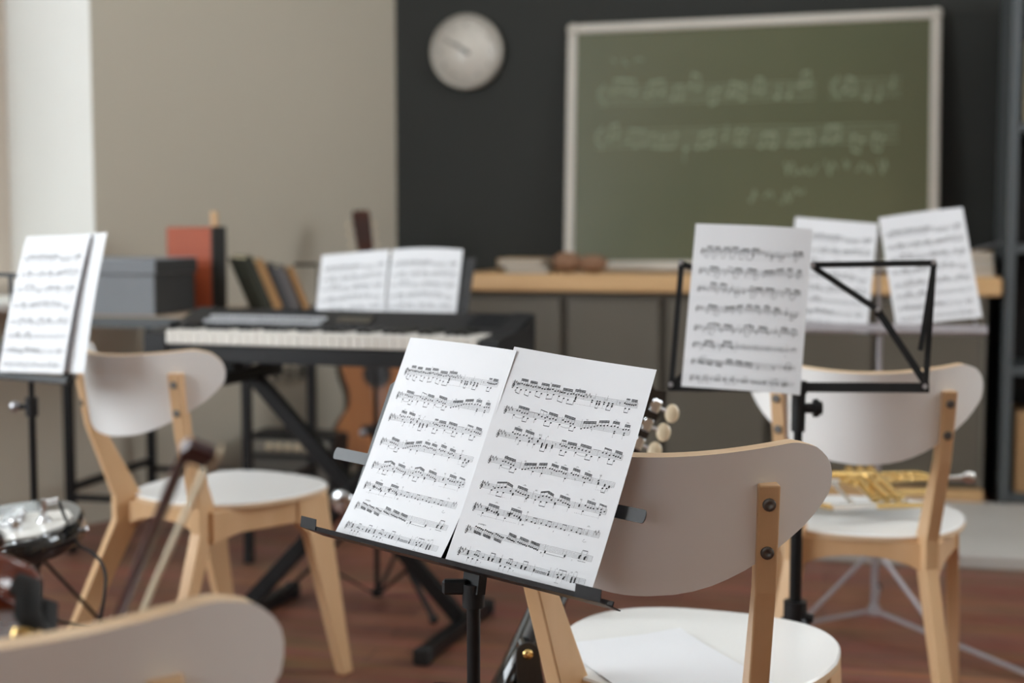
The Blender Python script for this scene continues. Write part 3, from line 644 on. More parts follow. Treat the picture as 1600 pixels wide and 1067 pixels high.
#@@CHAIR_END
# ------------------------------------------------------------------ black wire stand on the right with one sheet
DO = at(1248, 606, 2.43); DYAW, DT = -.24, .26
du, dv, dn = plane_pts(DO, DYAW, DT)
sheet('single music sheet standing on the left half of the black wire stand', onplane(1065, 604, DO + dn * .016, dn), DYAW - .02, .26, -.042,
      lambda u, v: .003 * math.sin(PI * u) - .02 * max(0, u - .5) ** 2 + .004, PAGE, w=.203, h=.292)
base = Vector((DO.x, DO.y, 0)); ws = thing('wire_music_stand', 'black folding wire music stand with one sheet, before the chair with the trumpet', 'music stand', base)
def dp(px, py, e=0.): return onplane(px, py, DO + dn * e, dn) - base
def wire(name, pts, w=.010, t=.004, e=0., mt=None):
    m = MB()
    for a, b in zip(pts, pts[1:]): m.bar(dp(*a, e), dp(*b, e), w, t, dn)
    return m.build(name, mt or black_metal, ws)
wire('ledge_bar', [(1044, 604), (1452, 606)], .016, .010)
wire('outer_strut', [(1065, 411), (1049, 602)]); wire('outer_strut', [(1459, 411), (1446, 604)])
wire('top_bar', [(1065, 413), (1148, 432)], e=-.006); wire('top_bar', [(1268, 414), (1460, 411)], e=-.006)
wire('diagonal_strut', [(1269, 416), (1374, 486)], e=-.011); wire('diagonal_strut', [(1370, 483), (1447, 600)], .012, e=-.005)
wire('diagonal_strut', [(1148, 432), (1230, 520)], e=-.011); wire('diagonal_strut', [(1051, 600), (1150, 520)], e=-.005)
wire('page_clip', [(1459, 415), (1438, 548)], .009, e=.008)
for a in ((1065, 412), (1049, 602), (1459, 411), (1445, 605), (1372, 485), (1270, 416)):
    p = dp(*a); m = MB(); m.tube([p - dn * .004, p + dn * .0115], .0042, 10); m.build('rivet', steel, ws)
m = MB(); m.tube([(0, 0, .37), (0, 0, DO.z - .005)], .0075, 14); m.build('upper_tube', black_metal, ws)
m = MB(); m.tube([(0, 0, .25), (0, 0, .62)], .0105, 14); m.build('lower_tube', black_metal, ws)
m = MB(); m.tube([(0, 0, DO.z - .075), (0, 0, DO.z - .01)], .012, 14); m.tube([(0, 0, DO.z - .01), (0, 0, DO.z + .012)], .014, 12); m.tube([(0, 0, DO.z - .035), (.032, 0, DO.z - .035)], .009, 12)
cp = m.build('tilt_clamp', black_plastic, ws); m = MB(); m.tube([(.026, 0, DO.z - .035), (.034, 0, DO.z - .035)], .016, 12); m.tube([(.034, 0, DO.z - .035), (.04, 0, DO.z - .035)], .012, 12); m.build('knob', black_plastic, cp)
m = MB(); m.tube([(0, 0, .375), (0, 0, .415)], .02, 14); m.tube([(0, 0, .39), (.03, -.01, .385)], .008, 10); m.build('tripod_collar', black_plastic, ws)
for k in range(3):
    t = 1.2 + k * 2 * PI / 3; f = Vector((.25 * math.cos(t), .25 * math.sin(t), .012)); m = MB()
    m.bar((.018 * math.cos(t), .018 * math.sin(t), .385), f, .016, .006); m.bar((.01 * math.cos(t), .01 * math.sin(t), .255), f * .45 + Vector((0, 0, .21)), .012, .004)
    lg = m.build('leg', black_metal, ws); m = MB(); m.ball(f, .012); m.build('rubber_foot', rubber, lg)
m = MB(); m.tube([(0, 0, .235), (0, 0, .275)], .014, 12); m.build('brace_hub', black_plastic, ws)
# ------------------------------------------------------------------ helper: tripod stand with flat desk
def tripod(root, top, collar, hub, R, phase, mt, r=.008, angs=None, low=False):
    m = MB(); m.tube([(0, 0, hub + .25), (0, 0, top)], r * .8, 12); m.build('upper_tube', mt, root)
    m = MB(); m.tube([(0, 0, hub), (0, 0, hub + .45)], r, 12); m.build('lower_tube', mt, root)
    m = MB(); m.tube([(0, 0, hub + .44), (0, 0, hub + .48)], r * 1.7, 12); m.tube([(0, 0, hub + .46), (-.03, 0, hub + .46)], .006, 8)
    kn = m.build('height_clamp', black_plastic, root); m = MB(); m.ball((-.036, 0, hub + .46), .012); m.build('knob', steel, kn)
    m = MB(); m.tube([(0, 0, collar - .015), (0, 0, collar + .015)], r * 1.8, 12); m.build('tripod_collar', mt, root); m = MB(); m.tube([(0, 0, hub - .01), (0, 0, hub + .012)], r * 1.8, 12); m.build('brace_hub', mt, root)
    for k in range(3):
        t = angs[k] if angs else phase + k * 2 * PI / 3; d = Vector((math.cos(t), math.sin(t), 0)); m = MB(); f = d * R + Vector((0, 0, .012))
        if low:        # long feet from the low hub, struts from the collar
            m.bar(d * .012 + Vector((0, 0, hub)), f, .014, .007); m.bar(d * .012 + Vector((0, 0, collar)), d * R * .42 + Vector((0, 0, hub * .6 + .008)), .012, .006)
        else:
            m.bar(d * .012 + Vector((0, 0, collar)), f, .014, .007); m.bar(d * .012 + Vector((0, 0, hub)), (d * .012 + Vector((0, 0, collar))) * .45 + f * .55, .011, .005)
        lg = m.build('leg', mt, root); m = MB(); m.ball(f, .013); m.build('rubber_foot', rubber, lg)
# left wire stand with two layered sheets
LP = Vector((-1.08, 3.0, .755)); LY, LT = -.57, .29
lu, lv, ln = plane_pts(LP, LY, LT)
GL = 'sheets on the left wire stand'
sheet('front sheet of the two layered on the wire stand at the left edge', LP + ln * .006, LY, LT, .035, lambda u, v: .006 * math.sin(PI * v) + .004 * (1 - v) ** 2, PAGE, GL, inkm=faint_ink, w=.20)
sheet('rear sheet peeking out behind another one at the left edge', LP + lu * .036 + lv * .002 - ln * .004, LY, LT, .055, lambda u, v: .004 * math.sin(PI * v) + .006 * max(0, u - .6) * v, None, GL)
px_, lb = 36, None
lb = Vector((at(37, 600, 3.0).x, 3.0, 0)) + Vector((-ln.x, -ln.y, 0)) * .02
ls = thing('wire_music_stand', 'dark folding wire music stand at the left edge holding layered sheets', 'music stand', lb)
tripod(ls, .75, .35, .22, .28, .4, black_metal)
m = MB()
def lp_(u, v, e=-.012): return LP + lu * u + lv * v + ln * e - lb
m.bar(lp_(-.30, -.005), lp_(.20, -.005), .014, .022, ln); m.build('ledge_bar', black_metal, ls)
for a, b in (((-.30, 0), (-.27, .22)), ((.19, 0), (.18, .20)), ((-.27, .22), (-.04, .215)), ((-.04, .215), (.18, .20)), ((-.27, .21), (-.16, .1)), ((-.16, .1), (-.05, 0)), ((-.05, 0), (-.02, .12)), ((-.02, .12), (-.06, .215))):
    m = MB(); m.bar(lp_(*a), lp_(*b), .009, .004, ln); m.build('desk_strut', black_metal, ls)
# keyboard stand: sheets behind the keyboard on their own black stand
KB = Vector((-.385, 3.99, 0)); KY, KT = -.26, .42
ks = thing('music_stand', 'black music stand behind the keyboard holding two bright sheets', 'music stand', KB)
tripod(ks, .72, .26, .02, .30, 0, black_metal, angs=(-.95, 1.25, 3.45))
KO = at(489, 500, 3.95); ku, kv, kn_ = plane_pts(KO, KY, KT)
GK = 'sheets on the stand behind the keyboard'
def kset(px, py, Y, yaw, tilt, roll, lab, cu):
    tl = at(px, py, Y); u, v, n = plane_pts(tl, yaw, tilt); u2, v2 = math.cos(roll) * u + math.sin(roll) * v, math.cos(roll) * v - math.sin(roll) * u
    return sheet(lab, tl - v2 * .285, yaw, tilt, roll, cu, PAGE, GK, inkm=faint_ink, w=.207, h=.285)
K1 = kset(503, 399, 4.13, KY, KT + .1, .09, 'left one of the two bright sheets behind the keyboard', lambda u, v: .005 * u)
K2 = kset(613, 390, 4.08, KY, KT + .06, .035, 'right one of the two bright sheets behind the keyboard', lambda u, v: .008 * math.sin(PI * u) - .012 * u * u)
dc = K2.location + Vector((0, 0, 0)); u, v, n = plane_pts(dc, KY, KT + .07)
m = MB(); c = dc - n * .02 - KB
vs = [c + u * a + v * b - n * e for e in (0, .002) for a, b in ((-.235, -.012), (.235, -.012), (.235, .27), (-.215, .27))]
m.add(vs, [[0, 1, 2, 3], [7, 6, 5, 4], [0, 4, 5, 1], [1, 5, 6, 2], [2, 6, 7, 3], [3, 7, 4, 0]]); m.build('desk_plate', black_satin, ks)
m = MB(); m.bar(c + u * -.235 - v * .014 + n * .02, c + u * .235 - v * .014 + n * .02, .05, .002, v); m.build('ledge', black_satin, ks)
m = MB(); m.bar((0, 0, .70), c + v * .08 - n * .004, .03, .012); m.build('tilt_clamp', black_plastic, ks)
# silver stand at the back right with two splayed sheets
QO = Vector((.691, 3.624, .812)); QY, QT = -.187, .367
qu, qv, qn = plane_pts(QO, QY, QT)
GQ = 'splayed sheets on the silver stand'
sheet('tilted sheet on the silver stand, half hidden by the single sheet before it', QO, QY, QT, -.097, lambda u, v: .003 * u, PAGE, GQ, inkm=faint_ink)
sheet('tilted sheet on the silver stand, standing near the end of the counter', QO + qu * .281 - qv * .003 + qn * .003, QY, QT, .14, lambda u, v: .006 * math.sin(PI * u), PAGE, GQ, inkm=faint_ink)
qc = at(1378, 520, 3.60); qb = Vector((qc.x, qc.y + .02, 0))
qs = thing('wire_music_stand', 'silver grey music stand behind the chair with the trumpet, two splayed sheets on it', 'music stand', qb)
tripod(qs, .84, .225, .07, .48, 0, grey_tube, .009, angs=(-.92, 3.35, 1.3), low=True)
m = MB(); a_ = QO + qu * -.02 - qv * .006 - qn * .004 - qb; b_ = QO + qu * .50 - qv * .006 - qn * .004 - qb
m.bar(a_, b_, .02, .022, qn); m.build('ledge_bar', grey_tube, qs)
for a, b in (((.24, 0), (.24, .26)), ((.0, 0), (.05, .2)), ((.48, 0), (.43, .2)), ((.05, .2), (.24, .26)), ((.24, .26), (.43, .2))):
    m = MB(); m.bar(QO + qu * a[0] + qv * a[1] - qn * .02 - qb, QO + qu * b[0] + qv * b[1] - qn * .02 - qb, .008, .004, qn); m.build('desk_strut', grey_tube, qs)
#@@STANDS_END
# ------------------------------------------------------------------ keyboard on its X stand
kx = Vector((-.45, 3.70, 0)); KR = -.314
kbd = thing('keyboard', 'long black electric keyboard on an X stand by the side-turned chair', 'keyboard', kx + Vector((0, 0, .715)), KR)
L2 = .488
m = MB()
prof = [(-.150, .0), (-.150, .036), (-.148, .040), (-.148, .042), (-.012, .064), (-.012, .082), (.13, .122), (.15, .110), (.15, .0)]
N = len(prof)
vs = [(x, y, z) for x in (-L2 + .066, L2 - .052) for y, z in prof]
m.add(vs, [[i, (i + 1) % N, N + (i + 1) % N, N + i] for i in range(N)] + [list(range(N - 1, -1, -1)), list(range(N, 2 * N))])
for x0, x1 in ((-L2, -L2 + .066), (L2 - .052, L2)):
    pe = [(-.158, 0), (-.158, .066), (-.148, .075), (-.012, .086), (.13, .125), (.152, .113), (.152, 0)]; n = len(pe)
    vs = [(x, y, z) for x in (x0, x1) for y, z in pe]
    m.add(vs, [[i, (i + 1) % n, n + (i + 1) % n, n + i] for i in range(n)] + [list(range(n - 1, -1, -1)), list(range(n, 2 * n))])
bevel(m.build('body', black_plastic, kbd), .004)
ivory = mat('keyboard_white_key', (.74, .71, .66), .3, grain=((30, 30, 30), (.71, .68, .62)))
m = MB(); x0 = -L2 + .068; n = 36; w = (2 * L2 - .122) / n
for i in range(n): m.box((x0 + (i + .5) * w, -.085, .063), (w - .0016, .150, .034), ch=.0015)
m.build('white_keys', ivory, kbd)
m = MB()
for i in range(n - 1):
    if i % 7 in (0, 1, 3, 4, 5): m.box((x0 + (i + 1) * w, -.060, .084), (.012, .095, .013), ch=.002)
m.build('black_keys', black_gloss, kbd)
m = MB()
pale_button = mat('pale_grey_button', (.55, .56, .58), .45, grain=((30, 30, 30), (.5, .51, .53)))
for i in range(24):
    x = -L2 + .085 + i * .0145
    for y in (.020, .055): m.box((x, y, .0935 + (y - .020) * .28), (.0112, .016, .010), ch=.002)
m.build('buttons', pale_button, kbd)
m = MB(); m.box((.02, .05, .0995), (.10, .05, .008), 0, Matrix.Translation((.02, .05, .0995)) @ Matrix.Rotation(.27, 4, 'X') @ Matrix.Translation((-.02, -.05, -.0995)), .001); m.build('display', black_gloss, kbd)
for sx_ in (-1, 1):
    m = MB()
    for k in range(7): m.box((sx_ * .30 + .12, .03 + k * .015, .0945 + k * .0042), (.16, .004, .004))
    m.build('speaker_grille', black_metal, kbd)
m = MB(); m.lathe([(.011, 0), (.010, .012), (.0001, .012)], 16, 0, Matrix.Translation((-L2 + .04, .0, .083))); m.box((-L2 + .034, -.06, .086), (.012, .05, .02), ch=.004); m.build('control_wheel', black_satin, kbd)
xs = thing('keyboard_stand', 'black folding X stand carrying the keyboard', 'stand', (-.425, 3.70, 0), KR)
for s in (-1, 1):
    off = .03 * s
    m = MB(); m.bar((-s * .29, off, .655), (s * .295, off, .045), .042, .026, (0, 1, 0), ch=.003)
    bm = m.build('cross_beam', black_metal, xs)
    m = MB(); m.bar((s * .295, -.235, .022), (s * .295, .235, .022), .036, .036, ch=.003); m.build('foot_bar', black_metal, xs)
    for y in (-.235, .235): m = MB(); m.box((s * .295, y, .022), (.043, .035, .042), ch=.006); m.build('foot_cap', rubber, xs)
    m = MB(); m.bar((-s * .29, -.16, .672), (-s * .29, .16, .672), .034, .034, ch=.003); m.build('support_arm', black_metal, xs)
    for y in (-.10, .10):
        m = MB(); m.box((-s * .29, y, .702), (.05, .06, .026), ch=.006); m.build('rubber_pad', rubber, xs)
m = MB(); m.lathe([(.0001, .014), (.026, .012), (.034, .004), (.034, 0), (.02, -.06)], 24, 0, Matrix.Translation((0, -.052, .35)) @ Matrix.Rotation(PI / 2, 4, 'X')); m.build('pivot_disc', chrome, xs)
#@@KEYS_END
# ------------------------------------------------------------------ black table by the wall and what stands on it
TO = Vector((-1.44, 4.55, 0)); MT = frame2(TO, UW, VW)
tan_top = mat('tan_table_top', (.50, .38, .27), .5, grain=((3, 30, 30), (.44, .33, .23)))
tb = thing('side_table', 'black metal framed table by the wall behind the keyboard', 'table', TO, YAW_W)
TD = .60; TL_ = .62
m = MB(); m.box((.33, TD / 2, .766), (.80, TD + .02, .026), ch=.003); m.build('table_top', [tan_top], tb)
m = MB(); m.box((.33, -.011, .760), (.80, .004, .034)); m.build('edge_trim', shelf_paint, tb)
for x in (0, TL_):
    for y in (.02, TD - .02): m = MB(); m.box((x, y, .377), (.028, .028, .752), ch=.002); m.build('leg', black_metal, tb)
for x in (0, TL_): m = MB(); m.box((x, TD / 2, .215), (.022, TD - .066, .022)); m.build('stretcher', black_metal, tb)
for y in (.02, TD - .02): m = MB(); m.box((TL_ / 2, y, .185), (TL_ - .03, .02, .02)); m.build('stretcher', black_metal, tb)
TZ = .780
grey_box = mat('slate_grey_card', (.22, .235, .255), .6, grain=((3, 3, 3), (.20, .215, .235)))
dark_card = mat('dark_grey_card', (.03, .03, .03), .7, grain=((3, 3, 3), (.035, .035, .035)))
r = thing('storage_box', 'large slate grey storage box with a lid on the table', 'box', MT @ Vector((.12, .17, TZ)), YAW_W)
m = MB(); m.box((0, 0, .07), (.375, .29, .14), 0, ch=.002); m.build('body', grey_box, r)
m = MB(); m.box((0, 0, .155), (.39, .305, .05), 0, ch=.003); m.build('lid', grey_box, r)
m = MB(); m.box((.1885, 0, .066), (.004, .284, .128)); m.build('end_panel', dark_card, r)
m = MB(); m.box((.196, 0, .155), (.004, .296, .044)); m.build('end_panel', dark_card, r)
red = mat('red_orange_lacquer', (.44, .09, .03), .5, grain=((3, 3, 12), (.38, .07, .025)))
r = thing('upright_box', 'upright red-orange wooden box behind the grey box, a tan peg on top', 'box', MT @ Vector((.252, .45, TZ)), YAW_W + .05)
m = MB(); m.box((0, 0, .14), (.165, .12, .28), ch=.003); m.build('body', red, r)
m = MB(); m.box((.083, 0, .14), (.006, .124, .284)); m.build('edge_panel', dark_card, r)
m = MB(); m.box((.06, .02, .307), (.022, .022, .055), ch=.003); m.build('peg', top_wood, r)
# books leaning in a wire rack
bc = [((.020, .022, .012), .19, 'big dark olive book leaning leftmost in the rack on the table', .028, .175),
      ((.40, .22, .09), .178, 'tan book leaning second in the rack against the dark olive one', .030, .15),
      ((.05, .05, .055), .165, 'dark grey book leaning third in the rack', .022, .15),
      ((.12, .11, .11), .155, 'charcoal book leaning fourth in the rack', .030, .14),
      ((.34, .18, .07), .150, 'brown book leaning last in the rack, on the keyboard side', .020, .14)]
bp0 = MT @ Vector((.60, .40, TZ)); xk = 0
for i, (c, hh, lab, th, dep) in enumerate(bc):
    mt = mat('book_cloth_%d' % i, c, .7, grain=((20, 20, 20), tuple(k * .85 for k in c)))
    r = thing('book', lab, 'book', MT @ Vector((.512 + xk * .80, .40 + xk * .55, TZ + .006)), YAW_W + .72, 'books in the wire rack'); xk += th * 1.10 + .004
    ln_ = -.40; Rm = Matrix.Rotation(ln_, 4, 'Y')
    m = MB(); m.box((0, -dep / 2, hh / 2), (th, .004, hh)); 
    m.box((-th / 2 + .0015, 0, hh / 2), (.003, dep, hh)); m.box((th / 2 - .0015, 0, hh / 2), (.003, dep, hh)); o = m.build('cover', mt, r); o.matrix_local = Rm
    m = MB(); m.box((0, .002, hh / 2), (th - .006, dep - .006, hh - .008)); o = m.build('page_block', fold, r); o.matrix_local = Rm
r = thing('book_rack', 'dark wire book rack holding leaning books on the table', 'rack', MT @ Vector((.57, .46, TZ)), YAW_W + .60)
m = MB(); m.tube([(-.13, -.05, .003), (.13, -.05, .003), (.13, .05, .003), (-.13, .05, .003), (-.13, -.05, .003)], .003, 8); m.build('base_wire', black_metal, r)
m = MB(); m.tube([(.13, -.05, .003), (.13, -.05, .15), (.13, .05, .15), (.13, .05, .003)], .004, 8); m.tube([(.05, .065, .15), (.13, .05, .15)], .006, 8); m.build('end_wire', black_metal, r)
# practice amplifier and wall sockets
ac = at(452, 690, 5.30)
r = thing('guitar_amplifier', 'small black guitar amplifier with pale knobs on the floor under the keyboard', 'amplifier', (ac.x, ac.y, 0), -.25)
m = MB(); m.box((0, .09, .145), (.36, .19, .27), ch=.012); m.build('cabinet', black_plastic, r)
grille = mat('grey_grille_cloth', (.16, .15, .13), .8, grain=((200, 200, 200), (.09, .085, .075)))
m = MB(); m.box((0, -.008, .115), (.32, .006, .15), ch=.002); m.build('grille', grille, r)
pan = mat('grey_control_panel', (.25, .235, .20), .5, grain=((10, 10, 10), (.23, .215, .18)))
m = MB(); m.box((0, -.009, .235), (.33, .008, .05), ch=.002); pn = m.build('control_panel', pan, r)
for k in range(5):
    m = MB(); m.lathe([(.0125, 0), (.011, .014), (.0001, .015)], 16, 0, Matrix.Translation((-.075 + k * .038, -.013, .236)) @ Matrix.Rotation(PI / 2, 4, 'X')); m.build('knob', cream, pn)
for x in (-.14, .14):
    for y in (.03, .15): m = MB(); m.lathe([(.012, 0), (.014, .012)], 12, 0, Matrix.Translation((x, y, 0))); m.build('rubber_foot', rubber, r)
m = MB(); m.tube([(-.06, .09, .28), (-.055, .09, .30), (.055, .09, .30), (.06, .09, .28)], .006, 8); m.build('handle', black_plastic, r)
def wallpt(px, z):
    k = (px - 800) / F; t = (k * C0.y - C0.x) / (DL.x - k * DL.y); p = C0 + DL * t; return Vector((p.x, p.y, z))
sock = mat('dark_socket_plastic', (.10, .095, .08), .5, grain=((10, 10, 10), (.09, .085, .07)))
wx = wallpt(437, .47); r = thing('wall_socket_strip', 'row of grey sockets on the wall behind the X stand', 'socket', wx + NL * .002, math.atan2(-DL.y, -DL.x))
m = MB(); m.box((0, 0, 0), (.30, .012, .075), ch=.003); m.build('cover_plate', wall_beige, r)
for k in range(4):
    m = MB(); m.lathe([(.0001, -.002), (.02, -.002), (.022, .006), (.027, .007), (.027, .002)], 18, 0, Matrix.Translation((-.105 + .07 * k, -.004, 0)) @ Matrix.Rotation(PI / 2, 4, 'X')); m.build('socket', sock, r)
#@@TABLE_END
# ------------------------------------------------------------------ guitars
def guitar_outline(L=.49, ub=.14, waist=.118, lb=.183):
    """half widths along the body from neck joint (0) to tail (L)"""
    pts = [(0, .03), (.01, .075), (.03, .11), (.06, ub * .97), (.10, ub), (.14, ub * .95), (.19, waist * 1.01), (.22, waist), (.26, waist * 1.07), (.31, lb * .90), (.36, lb), (.40, lb * .98), (.44, lb * .86), (.465, lb * .66), (.482, lb * .4), (L, 0)]
    # smooth by Catmull-Rom
    out = []
    for i in range(len(pts) - 1):
        p0, p1, p2, p3 = pts[max(i - 1, 0)], pts[i], pts[i + 1], pts[min(i + 2, len(pts) - 1)]
        for k in range(4):
            t = k / 4; f = lambda a, b, c, d: .5 * (2 * b + (c - a) * t + (2 * a - 5 * b + 4 * c - d) * t * t + (-a + 3 * b - 3 * c + d) * t ** 3)
            out.append((f(p0[0], p1[0], p2[0], p3[0]), max(0.002, f(p0[1], p1[1], p2[1], p3[1]))))
    out.append((L, .0))
    return [(w, -y) for y, w in out] + [(-w, -y) for y, w in reversed(out[:-1])]
def acoustic(name, label, M, m_top, m_side, m_back, m_neck, m_head, btn, slotted, scale=1.0, HL=.192, sp_=.043, NX=0., ub=.14, lb=.183, BS=1.):
    """local frame: y up the neck, x across, z out of the front; origin where neck meets body"""
    r = bpy.data.objects.new(name, None); COL.objects.link(r); r.empty_display_size = .05; r.matrix_world = M @ Matrix.Scale(scale, 4); tag(r, label, 'guitar')
    ol = [(x, y * BS) for x, y in guitar_outline(ub=ub, lb=lb)]; m = MB(); m.prism(ol, -.095, 0, 0, 1, smooth=True)
    for p in range(1): pass
    bd = m.build('body', [m_back, m_side], r)
    m = MB(); m.prism([(x * .985, -.245 * BS + (y + .245 * BS) * .988) for x, y in ol], .0002, .003, 0, 1); m.build('soundboard', [m_top, m_side], r)
    m = MB(); m.prism([(.044 * math.cos(2 * PI * k / 32), -.135 + .044 * math.sin(2 * PI * k / 32)) for k in range(32)], .0031, .0036); m.build('sound_hole', rubber, r)
    m = MB(); m.prism([(.056 * math.cos(2 * PI * k / 32), -.135 + .056 * math.sin(2 * PI * k / 32)) for k in range(32)], .0030, .0033); m.build('rosette', m_side, r)
    m = MB(); m.box((0, -.345, .008), (.16, .028, .010), ch=.003); br_ = m.build('bridge', m_side, r)
    m = MB(); m.box((0, -.343, .015), (.075, .004, .006)); m.build('saddle', cream, br_)
    # neck, tapered, rounded back
    m = MB(); P = []
    for y, w, d in ((-.012, .030, .060), (.02 + NX, .028, .030 + .2 * NX), (.12 + NX, .027, .023), (.28 + NX, .025, .021), (.355 + NX, .0235, .020)):
        P.append([(w * math.cos(PI * k / 8), y, .004 - d * math.sin(PI * k / 8)) for k in range(9)])
    vs = [p for row in P for p in row]; fs = []
    for i in range(len(P) - 1):
        for k in range(8): a = i * 9 + k; fs.append([a, a + 1, a + 10, a + 9])
        fs.append([i * 9 + 8, i * 9, i * 9 + 9, i * 9 + 17])
    fs += [list(range(8, -1, -1)), [36 + k for k in range(9)]]
    m.add(vs, fs, 0, True); m.build('neck', m_neck, r)
    m = MB(); vs = [(s * w, y, z) for z in (.0045, .010) for s, w, y in ((-1, .029, -.09), (1, .029, -.09), (1, .0245, .355 + NX), (-1, .0245, .355 + NX))]
    m.add(vs, [[3, 2, 1, 0], [4, 5, 6, 7], [0, 1, 5, 4], [1, 2, 6, 5], [2, 3, 7, 6], [3, 0, 4, 7]]); m.build('fretboard', m_side if not slotted else m_side, r)
    # headstock tilted back
    Mh = Matrix.Translation((0, .352 + NX, .004)) @ Matrix.Rotation(-.22, 4, 'X')
    hp = [(-.024, 0), (.024, 0), (.031, .025), (.036, HL - .022), (.030, HL - .004), (.012, HL - .010), (0, HL), (-.012, HL - .010), (-.030, HL - .004), (-.036, HL - .022), (-.031, .025)]
    m = MB(); m.prism(hp, -.016, 0, 0, 0, Mh); hd = bevel(m.build('headstock', m_head, r), .0025)
    if slotted:
        m = MB()
        for s in (-1, 1): m.box((s * .014, .095, .0005), (.010, .10, .001), 0, Mh)
        m.build('slot', rubber, hd)
    for s in (-1, 1):
        for k in range(3):
            y = .131 - (2 - k) * sp_; m = MB()
            p0 = Mh @ Vector((s * .030, y, -.020)); p1 = Mh @ Vector((s * .049, y, -.020))
            m.tube([p0, p1], .003, 8); m.box((s * .024, y, -.021), (.016, .022, .010), 0, Mh, .002); m.lathe([(.0055, 0), (.0055, .006), (.0001, .007)], 12, 0, Mh @ Matrix.Translation((s * .020, y, -.03)))
            tn = m.build('tuner', chrome, hd)
            m = MB(); m.ball((0, 0, 0), .0085 if slotted else .0140, 0, 16, (.88, 1.14, .45)); o = m.build('tuner_button', btn, tn); o.matrix_local = Mh @ Matrix.Translation((s * .053, y, -.020)) @ Matrix.Rotation(s * .3, 4, 'Z')
    m = MB()
    for k in range(6):
        x = -.021 + k * .0084; m.tube([(x * 1.25, -.345, .0185), (x * .9, .352 + NX, .013)], .0006, 5)
    m.build('strings', steel, r)
    return r, Mh
spruce = mat('amber_spruce', (.36, .135, .035), .45, coat=.05, grain=((60, 2, 60), (.30, .105, .028)))
dark_maho = mat('dark_mahogany', (.06, .020, .011), .6, spec=.25, grain=((40, 3, 40), (.04, .013, .008)))
rosew = mat('dark_rosewood', (.02, .012, .010), .45, grain=((40, 3, 40), (.015, .009, .008)))
# classical guitar in the corner
tip = at(566, 322, 5.66); bot = at(601, 722, 5.42); ax = (tip - bot).normalized()
nz = Vector((.30, -.95, 0)); nz = (nz - ax * nz.dot(ax)).normalized(); xx = ax.cross(nz).normalized()
o = tip - ax * .54
M = Matrix(((xx.x, ax.x, nz.x, o.x), (xx.y, ax.y, nz.y, o.y), (xx.z, ax.z, nz.z, o.z), (0, 0, 0, 1)))
cg, _ = acoustic('acoustic_guitar', 'amber brown acoustic guitar leaning upright in the corner behind the keyboard', M, spruce, rosew, dark_maho, dark_maho, dark_maho, cream, True)
bt = M @ Vector((0, -.49, -.05))
gs = thing('guitar_stand', 'low black stand under the brown guitar in the corner', 'stand', (bt.x, bt.y, 0), -.1)
for s in (-1, 1):
    m = MB(); m.tube([(s * .05, .02, bt.z - .006 + .04), (s * .17, -.12, .012)], .011, 10); m.build('leg', black_metal, gs)
    m = MB(); m.tube([(s * .05, .07, bt.z - .0), (s * .06, -.02, bt.z - .016), (s * .06, -.075, bt.z - .016), (s * .06, -.085, bt.z + .02)], .009, 10); m.build('yoke', rubber, gs)
m = MB(); m.tube([(0, .04, bt.z + .04), (0, .22, .012)], .011, 10); m.tube([(-.06, .03, bt.z + .03), (.06, .03, bt.z + .03)], .011, 10); m.build('spine', black_metal, gs)
# black guitar beside the nearest chair, seen from the back, with strap
tip = at(1014, 603, 2.33); heel = at(806, 1052, 2.14)
ax = (tip - heel).normalized(); nz = Vector((.18, .95, .1)); nz = (nz - ax * nz.dot(ax)).normalized(); xx = ax.cross(nz).normalized()
o = tip - ax * (.517 + .065) * .973
M = Matrix(((xx.x, ax.x, nz.x, o.x), (xx.y, ax.y, nz.y, o.y), (xx.z, ax.z, nz.z, o.z), (0, 0, 0, 1)))
bg, Mh = acoustic('acoustic_guitar', 'glossy black acoustic guitar with cream tuners leaning by the nearest full chair', M, black_gloss, black_gloss, black_gloss, black_gloss, black_gloss, cream, False, .973, .165, .034, .065, .098, .165, .86)
leather = mat('black_leather', (.012, .012, .013), .42, grain=((60, 60, 60), (.018, .018, .019)), bump=.2)
Mi = (M @ Matrix.Scale(.973, 4)).inverted()
def teardrop(w, L, n=10):
    P = [(w * .5 * math.cos(PI * k / n), w * .5 * math.sin(PI * k / n)) for k in range(n + 1)]
    return P + [(-w * .62, -L * .25), (-w * .80, -L * .6), (-w * .9, -L), (w * .9, -L), (w * .80, -L * .6), (w * .62, -L * .25)]
Ms = Matrix.Translation(at(824, 1021, 2.06)) @ Matrix.Rotation(.12, 4, 'Z') @ Matrix.Rotation(-.10, 4, 'Y') @ Matrix.Rotation(PI / 2, 4, 'X')
m = MB(); m.prism(teardrop(.034, .26), -.0018, .0018, 0, 0, Mi @ Ms); st_ = m.build('strap', leather, bg)
m = MB(); m.lathe([(.0075, .0018), (.0085, .004), (.007, .008), (.0001, .0095)], 16, 0, Mi @ Ms); m.build('strap_button', brass, st_)
m = MB(); m.tube([Mi @ (Ms @ Vector((0, 0, -.002))), Mi @ (Ms @ Vector((0, .004, -.035)))], .012, 10); m.build('button_post', black_gloss, st_)
